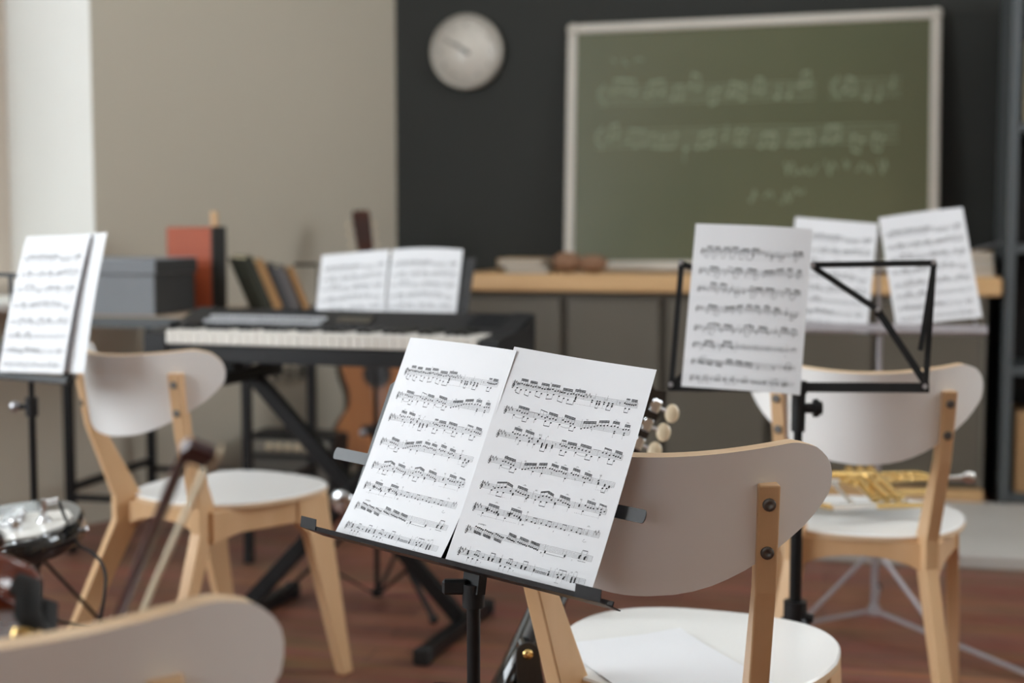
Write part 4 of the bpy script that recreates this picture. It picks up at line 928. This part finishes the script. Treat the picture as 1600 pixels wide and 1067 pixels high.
#@@GUITAR_END
# ------------------------------------------------------------------ clock, board, things on the worktop
cwall = lambda px, py, off=0.: onplane(px, py, W0 - VW * off, VW)
cc = cwall(729, 81, .03)
clk = thing('wall_clock', 'round white clock with faint numerals on the charcoal wall', 'clock', cc, YAW_W)
Mr = Matrix.Rotation(PI / 2, 4, 'X')
face = mat('clock_face', (.62, .58, .52), .35, coat=.3, grain=((20, 20, 20), (.60, .56, .50)))
rim_m = mat('clock_rim', (.45, .41, .36), .3, .4, grain=((20, 20, 20), (.40, .37, .32)))
m = MB(); m.lathe([(.150, -.03), (.158, -.02), (.158, .012), (.150, .02), (.143, .018), (.143, .008)], 48, 0, Mr); m.build('rim', rim_m, clk)
m = MB(); m.lathe([(.0001, .009), (.1435, .009), (.1435, -.02)], 48, 0, Mr); m.build('dial', face, clk)
mark = mat('clock_marks', (.18, .165, .14), .5, grain=((20, 20, 20), (.16, .145, .12)))
for k in range(12):
    pg = Page(); t = PI / 6 * (k + 1); pg.text(.112 * math.sin(t) * 1000, -.112 * math.cos(t) * 1000 + 9, str(k + 1), 26, 0); m = MB()
    for pl in pg.poly: vs = [(x / 1000, -.0102, -y / 1000) for x, y in pl]; m.add(vs, [list(range(len(vs)))])
    m.build('numeral', mark, clk)
for nm, an, L, w in (('minute_hand', math.radians(-60), .098, .008), ('hour_hand', math.radians(-62 + 8), .06, .011)):
    m = MB(); d = Vector((math.sin(an), 0, math.cos(an))); m.bar(Vector((0, -.013, 0)) - d * .02, Vector((0, -.013, 0)) + d * L, w, .0015, (0, -1, 0)); m.build(nm, mark, clk)
m = MB(); m.lathe([(.0001, .019), (.011, .018), (.011, .009)], 16, 0, Mr); m.build('hub', mark, clk)
# chalkboard: 1.5 x 1.0 m, standing on the worktop and leaning on the wall
bl = at(880, 417, 5.93); bx0 = (bl - P0).dot(UW)
board = thing('chalkboard', 'green chalkboard with chalked music leaning on the charcoal wall', 'chalkboard', MC @ Vector((bx0, .385, TOPZ + .002)), YAW_W - .03)
green = mat('chalkboard_green', (.072, .080, .034), .36, spec=.5, grain=((1.2, 1.2, 1.2), (.10, .100, .046)))
fr_m = mat('board_frame', (.55, .51, .45), .45, grain=((5, 5, 5), (.50, .465, .41)))
chalk = mat('chalk', (.34, .37, .27), .9, spec=.1, grain=((150, 150, 150), (.20, .23, .14)))
BW, BH = 1.50, 1.03; ML = Matrix.Rotation(-.095, 4, 'X') @ Matrix.Rotation(-.008, 4, 'Y')
m = MB(); m.box((BW / 2, .012, BH / 2), (BW - .03, .016, BH - .03)); o = m.build('writing_surface', green, board); o.matrix_local = ML
fo = []
for c, d in (((BW / 2, .008, .02), (BW - .08, .028, .04)), ((BW / 2, .008, BH - .02), (BW - .08, .028, .04)), ((.02, .008, BH / 2), (.04, .028, BH - .08)), ((BW - .02, .008, BH / 2), (.04, .028, BH - .08))):
    m = MB(); m.box(c, d, ch=.006); o = m.build('frame_bar', fr_m, board); o.matrix_local = ML
for x in (.022, BW - .022):
    for z in (.022, BH - .022): m = MB(); m.box((x, .006, z), (.05, .034, .05), ch=.012); o = m.build('corner_cap', fr_m, board); o.matrix_local = ML
pg = Page()
def bstave(x0, x1, y, seed, h=70):
    rnd = random.Random(seed)
    for k in range(5):
        pts = [(x0 + (x1 - x0) * i / 10, y + k * h / 4 + rnd.uniform(-2, 2)) for i in range(11)]; pg.line(pts, 2.6)
    x = x0 + 60
    pg.line([(x0 + 20 + 14 * math.cos(a * .6), y + h * .5 + (a - 6) * 9 * (1 if a < 9 else .8)) for a in range(13)], 5)
    while x < x1 - 20:
        n = rnd.choice((1, 2, 3, 4)); p = rnd.uniform(-.1, .8); xs_ = [x + i * rnd.uniform(26, 32) for i in range(n)]; xs_ = [v for v in xs_ if v < x1 - 6]
        ys = [y + h * (1 - p) + rnd.uniform(-12, 12) for _ in xs_]
        d = 1 if rnd.random() < .7 else -1
        for a, b_ in zip(xs_, ys):
            pg.poly.append([(a + 10 * math.cos(k * PI / 4), b_ + 7.5 * math.sin(k * PI / 4)) for k in range(8)]); pg.quad((a + d * 8, b_), (a + d * 8, b_ - d * 52), 4.2)
        if len(xs_) > 1: pg.quad((xs_[0] + d * 8, ys[0] - d * 52), (xs_[-1] + d * 8, ys[-1] - d * 52), 9)
        x += 30 * n + rnd.uniform(10, 30)
def scrawl(x0, x1, y, h, seed, w=4.5):
    rnd = random.Random(seed); x = x0; pts = []
    while x < x1:
        pts.append((x, y + rnd.uniform(-h / 2, h / 2))); x += rnd.uniform(6, 13)
        if rnd.random() < .12 and len(pts) > 2: pg.line(pts, w); pts = []; x += 16
    if len(pts) > 1: pg.line(pts, w)
scrawl(185, 325, 165, 36, 1); bstave(130, 1020, 270, 2); bstave(1075, 1350, 270, 9); bstave(120, 1340, 450, 3); scrawl(900, 1310, 618, 62, 4); scrawl(760, 1010, 730, 56, 5)
m = MB()
for pl in pg.poly: vs = [(x / 1000, .0036, BH - y / 1000) for x, y in pl]; m.add(vs, [list(range(len(vs)))])
o = m.build('chalk_writing', chalk, board); o.matrix_local = ML
# things on the worktop
page_m = mat('old_paper_block', (.50, .46, .40), .8, grain=((3, 3, 120), (.42, .38, .32)))
tanc = mat('tan_book_cover', (.50, .34, .18), .6, grain=((20, 20, 20), (.45, .30, .16)))
greyc = mat('grey_book_cover', (.24, .23, .21), .6, grain=((20, 20, 20), (.21, .2, .18)))
def flat_book(px, z, w, d, h, rz, cov, lab, grp, yoff=.16, dark=False):
    p = MC @ Vector((cl(px), yoff, TOPZ + z)); r = thing('book', lab, 'book', p, YAW_W + rz, grp)
    m = MB(); m.box((0, 0, .0015), (w, d, .003)); m.box((0, 0, h - .0015), (w, d, .003)); m.box((-w / 2 + .0015, 0, h / 2), (.003, d, h)); m.build('cover', cov, r)
    m = MB(); m.box((.003, 0, h / 2), (w - .008, d - .008, h - .0062)); m.build('page_block', page_m, r); return r
flat_book(812, .001, .17, .2, .026, .1, greyc, 'pale book lying under the tan one at the left of the worktop', 'stacked books on the worktop')
flat_book(806, .0275, .175, .19, .030, -.05, tanc, 'tan book lying on the pale one at the left of the worktop', 'stacked books on the worktop')
wick = mat('brown_wicker', (.30, .165, .095), .8, grain=((90, 90, 90), (.17, .085, .045)), bump=.6, bscale=90)
bk = thing('wicker_bundle', 'lumpy brown woven bundle on the worktop at the foot of the chalkboard', 'basket', MC @ Vector((cl(894), .15, TOPZ)), YAW_W)
m = MB()
for x, z, a, b_ in ((-.05, .042, .062, .042), (.055, .036, .060, .036)):
    vs = []; NU, NV = 26, 14
    for j in range(NV + 1):
        for i in range(NU):
            u_, v_ = 2 * PI * i / NU, PI * j / NV; k = 1 + .05 * math.sin(7 * u_ + 3 * v_) * math.sin(v_)
            vs.append((x + a * k * math.sin(v_) * math.cos(u_), .05 * k * math.sin(v_) * math.sin(u_), max(.0005, z - b_ * k * math.cos(v_))))
    m.add(vs, [[j * NU + i, j * NU + (i + 1) % NU, (j + 1) * NU + (i + 1) % NU, (j + 1) * NU + i] for j in range(NV) for i in range(NU)], 0, True)
m.build('weave', wick, bk)
GR = 'stacked books at the right end of the worktop'
for k, (c_, lab) in enumerate(((tanc, 'lowest tan book of the pile at the right end of the worktop'), (greyc, 'middle pale book of the pile at the right end of the worktop'), (tanc, 'topmost tan book of the pile at the right end of the worktop'))):
    flat_book(1527 - k * 2, .001 + k * .0312, .13 - k * .006, .17, .030, .06 * k, c_, lab, GR, .14)
r = thing('pencil_pot', 'squat dark pot beside the pile of books at the end of the worktop', 'pot', MC @ Vector((cl(1556), .17, TOPZ + .001)), 0)
m = MB(); m.lathe([(.026, 0), (.032, .012), (.033, .055), (.028, .066), (.025, .064), (.027, .02), (.0001, .015)], 24); m.build('pot_body', rubber, r)
p = MC @ Vector((cl(1545), .13, TOPZ + .105))
mb = MB(); mb.tube([(-.045, 0, -.009), (.05, .01, .018)], .006, 10); mb.tube([(.04, .009, .015), (.056, .0105, .0195)], .008, 10)
o = mb.build('marker_pen', steel); o.location = p; tag(o, 'silver marker pen sticking out over the pile of books', 'pen')
#@@BOARD_END
# ------------------------------------------------------------------ trumpet on the seat of the right chair
be = Vector((.535, 2.925, .519)); mo = at(1527, 752, 3.06); tx = (mo - be).normalized(); ty = Vector((tx.y, -tx.x, 0)).normalized(); tz_ = tx.cross(ty)
if tz_.z < 0: tz_ = -tz_
TLn = (mo - be).length
Mt = Matrix(((tx.x, ty.x, tz_.x, be.x), (tx.y, ty.y, tz_.y, be.y), (tx.z, ty.z, tz_.z, be.z), (0, 0, 0, 1))) @ Matrix.Rotation(-.32, 4, 'X')
tr = bpy.data.objects.new('trumpet', None); COL.objects.link(tr); tr.matrix_world = Mt; tag(tr, 'brass trumpet lying on the white seat behind the wire stand', 'trumpet')
silver = mat('silver_plate', (.80, .79, .77), .18, 1., grain=((9, 9, 9), (.74, .73, .71)))
def arcp(c, r, a0, a1, n=10): return [(c[0] + r * math.cos(a0 + (a1 - a0) * k / n), c[1] + r * math.sin(a0 + (a1 - a0) * k / n), c[2]) for k in range(n + 1)]
# local: x to the mouthpiece, y towards the camera, z up
Mx = Matrix.Rotation(PI / 2, 4, 'Y')
m = MB(); m.lathe([(.060, .0), (.058, .003), (.045, .018), (.032, .045), (.022, .09), (.014, .16), (.0075, .26)], 28, 0, Matrix.Translation((0, -.045, 0)) @ Mx); m.tube([(.25, -.045, 0), (.36, -.045, 0)] + arcp((.36, -.005, 0), .04, -PI / 2, PI / 2)[1:] + [(.27, .035, 0)], .0062, 10); m.build('bell', brass, tr)
m = MB(); m.tube([(TLn - .075, -.02, .0), (.12, -.02, -.0)] + arcp((.12, .034, 0), .054, -PI / 2, -3 * PI / 2)[1:] + [(.34, .088, -.002)], .0058, 10); m.build('lead_pipe', brass, tr)
m = MB(); m.tube([(.085, -.02, 0), (.17, -.02, 0)], .0075, 12); m.tube([(.10, .088, 0), (.20, .088, 0)], .0075, 12); m.tube([(.155, -.02, 0), (.155, .088, 0)], .004, 8); m.build('tuning_slide', silver, tr)
for k in range(3):
    x = .225 + k * .026; m = MB(); m.tube([(x, -.07, -.005), (x, .048, -.005)], .0115, 14); m.tube([(x, .048, -.005), (x, .054, -.005)], .0125, 14); m.tube([(x, -.076, -.005), (x, -.07, -.005)], .0125, 14); v_ = m.build('valve', brass, tr)
    m = MB(); m.tube([(x, .054, -.005), (x, .072, -.005)], .003, 8); m.tube([(x, .072, -.005), (x, .077, -.005)], .0088, 14); m.build('finger_button', silver, v_)
m = MB(); m.tube([(.19, .02, .012)] + [(.19 + .03 * math.cos(t), .02, .02 + .016 * math.sin(t)) for t in (PI, 2.2, 1.4, .7, 0)] + [(.225, .02, .008)], .0045, 8); m.build('finger_hook', brass, tr); m = MB(); m.tube([(.30, -.02, .006)] + [(.33 + .016 * math.cos(t), -.02 + .016 * math.sin(t), .008) for t in [k * PI / 5 for k in range(11)]], .003, 8); m.build('finger_ring', brass, tr)
m = MB(); m.lathe([(.0045, 0), (.0055, .05), (.006, .058), (.0125, .066), (.0135, .078), (.0132, .083), (.011, .082), (.006, .074), (.0001, .068)], 20, 0, Matrix.Translation((TLn - .083, -.02, 0)) @ Mx); m.build('mouthpiece', silver, tr)
# ------------------------------------------------------------------ violin bow leaning over the lower-left chair
bt_ = Vector((-.475, 1.315, .463)); tp = at(292, 700, .87); ax = (tp - bt_).normalized()
hd = (at(332, 700, .87) - at(292, 700, .87)); hd = (hd - ax * hd.dot(ax)).normalized()
bow = bpy.data.objects.new('violin_bow', None); COL.objects.link(bow); bow.location = bt_; tag(bow, 'dark red violin bow leaning over the back of the lower-left chair', 'bow')
BL = (tp - bt_).length
wine = mat('wine_red_wood', (.045, .006, .009), .3, coat=.4, grain=((30, 30, 3), (.04, .008, .01)))
hair_m = mat('cream_horsehair', (.62, .52, .36), .6, grain=((300, 300, 3), (.52, .43, .29)))
def bpnt(t, g): return ax * (t * BL) + hd * g
m = MB(); m.tube([bpnt(t, .002 * math.sin(PI * t)) for t in [k / 16 for k in range(17)]], [.0052 - .0012 * k / 16 for k in range(17)], 10); m.build('stick', wine, bow)
wd = ax.cross(hd).normalized()
m = MB(); m.bar(bpnt(.06, .016), bpnt(.992, .0155), .016, .0012, hd); m.build('hair', hair_m, bow)
m = MB(); hp = [(1.0, -.004), (1.012, .0), (1.006, .018), (.982, .0165), (.985, .004), (.97, -.003)]
vs = [bpnt(t, g) + wd * e for e in (-.004, .004) for t, g in hp]; n = 6
m.add(vs, [list(range(n)), list(range(2 * n - 1, n - 1, -1))] + [[(i + 1) % n, i, n + i, n + (i + 1) % n] for i in range(n)]); bevel(m.build('tip_head', wine, bow), .0015)
m = MB(); m.bar(bpnt(.984, .0185), bpnt(1.008, .0195), .009, .002, hd); m.build('tip_plate', cream, bow)
m = MB(); m.bar(bpnt(.03, .011), bpnt(.10, .011), .011, .016, hd, ch=.002); fg = m.build('frog', black_gloss, bow); m = MB(); m.tube([bpnt(-.012, 0), bpnt(.0, 0)], .0052, 12); m.build('screw_button', silver, fg)
# ------------------------------------------------------------------ violin lying with its tail on the same chair back
vt = Vector((-.462, .99, .815)); vs_ = Vector((-.47, 1.44, .490)); ax = (vs_ - vt).normalized(); nz = Vector((0, -.55, -.83)); nz = (nz - ax * nz.dot(ax)).normalized(); xx = ax.cross(nz)
Mv = Matrix(((xx.x, ax.x, nz.x, vt.x), (xx.y, ax.y, nz.y, vt.y), (xx.z, ax.z, nz.z, vt.z), (0, 0, 0, 1)))
vio = bpy.data.objects.new('violin', None); COL.objects.link(vio); vio.matrix_world = Mv; tag(vio, 'red-brown violin with a shoulder rest resting on the lower-left chair back', 'violin')
varn = mat('violin_varnish', (.20, .035, .012), .22, coat=.6, grain=((30, 4, 30), (.13, .02, .008)))
maple = mat('honey_maple', (.60, .38, .13), .4, grain=((20, 6, 20), (.50, .30, .10)))
# body outline along y from tail (0) to neck (.355)
hw_ = [(0, 0), (.004, .04), (.02, .078), (.05, .1), (.075, .103), (.105, .094), (.135, .07), (.16, .056), (.185, .0545), (.21, .058), (.235, .072), (.26, .082), (.29, .083), (.32, .07), (.345, .035), (.355, 0)]
ol = [(w, y) for y, w in hw_] + [(-w, y) for y, w in hw_[-2:0:-1]]
m = MB(); n = len(ol); rows = [(1, -.034), (1.02, -.030), (1.0, -.026), (.985, -.003), (1.02, 0), (.97, .004), (.6, .012), (.15, .015)]
vs = [(x * s, .17 + (y - .17) * s, z) for s, z in rows for x, y in ol]
fs = [[r_ * n + i, r_ * n + (i + 1) % n, (r_ + 1) * n + (i + 1) % n, (r_ + 1) * n + i] for r_ in range(len(rows) - 1) for i in range(n)] + [list(range(n - 1, -1, -1)), list(range((len(rows) - 1) * n, len(rows) * n))]
m.add(vs, fs, 0, True); m.build('body', varn, vio)
m = MB(); m.tube([(0, .35, -.018), (0, .48, -.028)], [.013, .011], 12); m.build('neck', maple, vio)
m = MB(); m.tube([(0, .48, -.028), (0, .54, -.024), (0, .565, -.012), (0, .56, .0), (0, .548, -.004)], [.011, .010, .010, .008, .006], 12); pb = m.build('scroll', varn, vio)
for k in range(4): m = MB(); s = 1 if k % 2 else -1; m.tube([(-s * .012, .49 + k * .014, -.026), (s * .03, .49 + k * .014, -.026)], [.003, .004], 8); m.ball((s * .036, .49 + k * .014, -.026), .008, 0, 10, (1, .5, 1)); m.build('peg', black_gloss, pb)
m = MB(); vs = [(s * w, y, z) for z in (-.048, -.042) for s, w, y in ((-1, .021, .20), (1, .021, .20), (1, .012, .475), (-1, .012, .475))]; m.add(vs, [[0, 1, 2, 3], [7, 6, 5, 4], [0, 4, 5, 1], [1, 5, 6, 2], [2, 6, 7, 3], [3, 7, 4, 0]]); m.build('fingerboard', black_gloss, vio)
m = MB(); m.ball((-.05, .02, -.042), .034, 0, 18, (1.15, 1, .35)); m.build('chin_rest', black_gloss, vio)
m = MB(); m.bar((0, .01, -.040), (0, .12, -.046), .03, .006, (0, 0, 1)); m.build('tailpiece', black_gloss, vio)
# shoulder rest bridges the back with rubber feet
sr = thing('shoulder_rest', 'honey wooden shoulder rest with black feet clamped on the violin back', 'shoulder rest'); sr.matrix_world = Mv
m = MB(); P = []
for k in range(13):
    f = k / 12; x = -.128 + .262 * f; z = .034 + .016 * math.sin(PI * f) - (.02 * (f - .5) ** 2); P.append((x, .052 + .015 * math.sin(PI * f), z))
for a, b_ in zip(P, P[1:]): m.bar(a, b_, .044, .010, (0, 0, 1))
m.build('pad_bar', maple, sr)
for s in (-1, 1):
    m = MB(); m.tube([(s * .113, .052, .038), (s * .113, .052, .012)], .005, 10)
    for dy in (-.022, .022):
        m.tube([(s * .113, .052, .018), (s * .112, .052 + dy, .012), (s * .110, .052 + dy, -.006), (s * .100, .052 + dy, -.010)], [.008, .010, .011, .009], 10)
    ft = m.build('fork_foot', rubber, sr)
    m = MB(); m.lathe([(.008, 0), (.008, .008), (.006, .011), (.0001, .012)], 14, 0, Matrix.Translation((s * .113, .024, .028))); m.build('brass_screw', brass, ft)
# ------------------------------------------------------------------ electric guitar on a black stool at the left
gz = .475; gp = at(70, 862, 2.62)
EG = Matrix.Translation((gp.x, gp.y, .475)) @ Matrix.Rotation(.16, 4, 'Z') @ Matrix.Rotation(-.10, 4, 'Y') @ Matrix.Rotation(.06, 4, 'X')
eg = bpy.data.objects.new('electric_guitar', None); COL.objects.link(eg); eg.matrix_world = EG; tag(eg, 'black electric guitar with chrome knobs lying flat at the left edge', 'guitar')
# local x towards the tail, y away, z up; body outline
body = []
ctrl = [(.075, 0), (.068, .06), (.035, .125), (-.03, .16), (-.10, .155), (-.16, .12), (-.21, .108), (-.27, .125), (-.33, .135), (-.37, .10), (-.34, .055), (-.335, -.03), (-.37, -.09), (-.34, -.135), (-.27, -.13), (-.21, -.105), (-.15, -.12), (-.09, -.155), (-.02, -.16), (.04, -.125), (.07, -.06)]
nC = len(ctrl)
for i in range(nC):
    p0, p1, p2, p3 = ctrl[i - 1], ctrl[i], ctrl[(i + 1) % nC], ctrl[(i + 2) % nC]
    for k in range(4):
        t = k / 4; body.append(tuple(.5 * (2 * p1[j] + (p2[j] - p0[j]) * t + (2 * p0[j] - 5 * p1[j] + 4 * p2[j] - p3[j]) * t * t + (-p0[j] + 3 * p1[j] - 3 * p2[j] + p3[j]) * t ** 3) for j in (0, 1)))
m = MB(); n = len(body); cx_ = -.13
rows = [(.96, 0), (1, .006), (1, .038), (.97, .045)]
vs = [(cx_ + (x - cx_) * s, y * s, z) for s, z in rows for x, y in body]
m.add(vs, [[r_ * n + i, r_ * n + (i + 1) % n, (r_ + 1) * n + (i + 1) % n, (r_ + 1) * n + i] for r_ in range(3) for i in range(n)], 0, True); m.add(vs, [list(range(n - 1, -1, -1)), list(range(3 * n, 4 * n))], 0); m.build('body', black_gloss, eg)
pick = mat('white_pickguard', (.66, .64, .60), .3, coat=.3, grain=((20, 20, 20), (.64, .62, .58)))
pgd = [(.060, -.02), (.050, -.075), (.01, -.125), (-.06, -.135), (-.13, -.105), (-.20, -.085), (-.28, -.105), (-.29, -.03), (-.20, .03), (-.20, .09), (-.12, .06), (-.02, .05), (.045, .035)]
m = MB(); m.prism(pgd, .0452, .048); m.build('pickguard', pick, eg)
for x, y in ((.012, -.085), (-.035, -.105), (-.095, -.09)):
    m = MB(); m.lathe([(.0115, 0), (.0115, .018), (.0095, .022), (.0001, .022)], 20, 0, Matrix.Translation((x - .045, y + .02, .048))); m.build('control_knob', chrome, eg)
m = MB(); m.box((-.05, 0, .053), (.035, .085, .010), ch=.002)
for k in range(6): m.box((-.045, -.032 + k * .0128, .061), (.02, .010, .007), ch=.001)
m.build('bridge', chrome, eg)
for x in (-.10, -.18): m = MB(); m.box((x, 0, .053), (.022, .085, .010), ch=.003); m.build('pickup', black_plastic, eg)
m = MB(); vs = [(x, s * w, z) for z in (.035, .060) for x, s, w in ((-.30, -1, .028), (-.30, 1, .028), (-.78, 1, .021), (-.78, -1, .021))]; m.add(vs, [[0, 1, 2, 3], [7, 6, 5, 4], [0, 4, 5, 1], [1, 5, 6, 2], [2, 6, 7, 3], [3, 7, 4, 0]]); m.build('neck', maple, eg)
m = MB(); m.prism([(-.78, -.021), (-.78, .021), (-.83, .04), (-.95, .05), (-.97, .02), (-.94, -.02), (-.83, -.03)], .038, .052); m.build('headstock', maple, eg)
m = MB()
for k in range(6): m.tube([(-.045, -.03 + k * .012, .066), (-.80, -.018 + k * .0072, .064)], .0006, 5)
m.build('strings', steel, eg)
m = MB(); m.lathe([(.004, 0), (.004, .008), (.0075, .011), (.006, .016), (.0001, .016)], 14, 0, Matrix.Translation((.0705, -.03, .022)) @ Matrix.Rotation(PI / 2, 4, 'Y')); m.build('strap_button', chrome, eg)
m = MB(); m.lathe([(.014, 0), (.013, .004), (.0075, .005), (.0075, .012)], 18, 0, Matrix.Translation((.010, -.028, .048))); m.build('output_jack', chrome, eg)
# plugged-in cable
jp = EG @ Vector((.010, -.028, .058))
pts = [jp + Vector((0, 0, .0)), jp + Vector((.004, 0, .035))]
cab = thing('instrument_cable', 'black instrument cable plugged into the electric guitar and hanging down', 'cable', jp)
m = MB(); m.tube([(0, 0, .0), (.002, 0, .03)], .0065, 12); m.tube([(.002, 0, .024), (.03, 0, .03)], .0055, 12); m.build('plug', chrome, cab)
q = [Vector((.028, 0, .03))] + [at(*p_) - jp for p_ in ((118, 845, 2.56), (142, 862, 2.52), (158, 878, 2.50), (165, 900, 2.48), (163, 930, 2.46), (157, 970, 2.46), (155, 1010, 2.48))] + [Vector((at(160, 1060, 2.5).x, 2.5, .15)) - jp, Vector((at(140, 1060, 2.5).x, 2.45, .006)) - jp, Vector((-1.1, 2.3, .006)) - jp]
sm_ = []
for i in range(len(q) - 1):
    p0, p1, p2, p3 = q[max(i - 1, 0)], q[i], q[i + 1], q[min(i + 2, len(q) - 1)]
    for k in range(5): t = k / 5; sm_.append(.5 * (2 * p1 + (p2 - p0) * t + (2 * p0 - 5 * p1 + 4 * p2 - p3) * t * t + (-p0 + 3 * p1 - 3 * p2 + p3) * t ** 3))
sm_.append(q[-1])
m = MB(); m.tube(sm_, .003, 8); m.build('cord', rubber, cab)
stl = thing('stool', 'black round stool carrying the electric guitar at the left edge', 'stool', (gp.x - .19, gp.y + .01, 0))
m = MB(); m.lathe([(.0001, .39), (.12, .39), (.15, .40), (.155, .42), (.145, .438), (.0001, .442)], 32); m.build('cushion', leather, stl)
m = MB(); m.tube([(0, 0, .12), (0, 0, .39)], .016, 14); m.build('column', black_metal, stl)
for k in range(3): t = .6 + k * 2 * PI / 3; m = MB(); m.tube([(.01 * math.cos(t), .01 * math.sin(t), .22), (.20 * math.cos(t), .20 * math.sin(t), .014)], .010, 10); m.ball((.20 * math.cos(t), .20 * math.sin(t), .014), .013); m.build('leg', black_metal, stl)
#@@INSTR_END
# ------------------------------------------------------------------ light, world, camera
w = bpy.data.worlds.new('daylight'); SC.world = w; w.use_nodes = True
bg_ = w.node_tree.nodes['Background']; bg_.inputs['Color'].default_value = (.88, .95, 1.0, 1); bg_.inputs['Strength'].default_value = 9.0
cam = bpy.data.cameras.new('camera'); co = bpy.data.objects.new('camera', cam); COL.objects.link(co)
cam.sensor_width = 36; cam.lens = 36 * F / 1600; cam.clip_start = .05; cam.clip_end = 60
co.location = (0, 0, H); co.rotation_euler = (PI / 2 - PITCH, 0, 0)
cam.dof.use_dof = True; cam.dof.focus_distance = 1.65; cam.dof.aperture_fstop = 3.3
SC.camera = co
SC.view_settings.view_transform = 'Standard'; SC.view_settings.look = 'None'; SC.view_settings.exposure = 0.46; SC.view_settings.gamma = 1.0
SC.view_settings.use_curve_mapping = False
SC.cycles.use_denoising = True; SC.cycles.max_bounces = 8; SC.cycles.diffuse_bounces = 6; SC.cycles.sample_clamp_indirect = 6
SC.cycles.caustics_reflective = False; SC.cycles.caustics_refractive = False
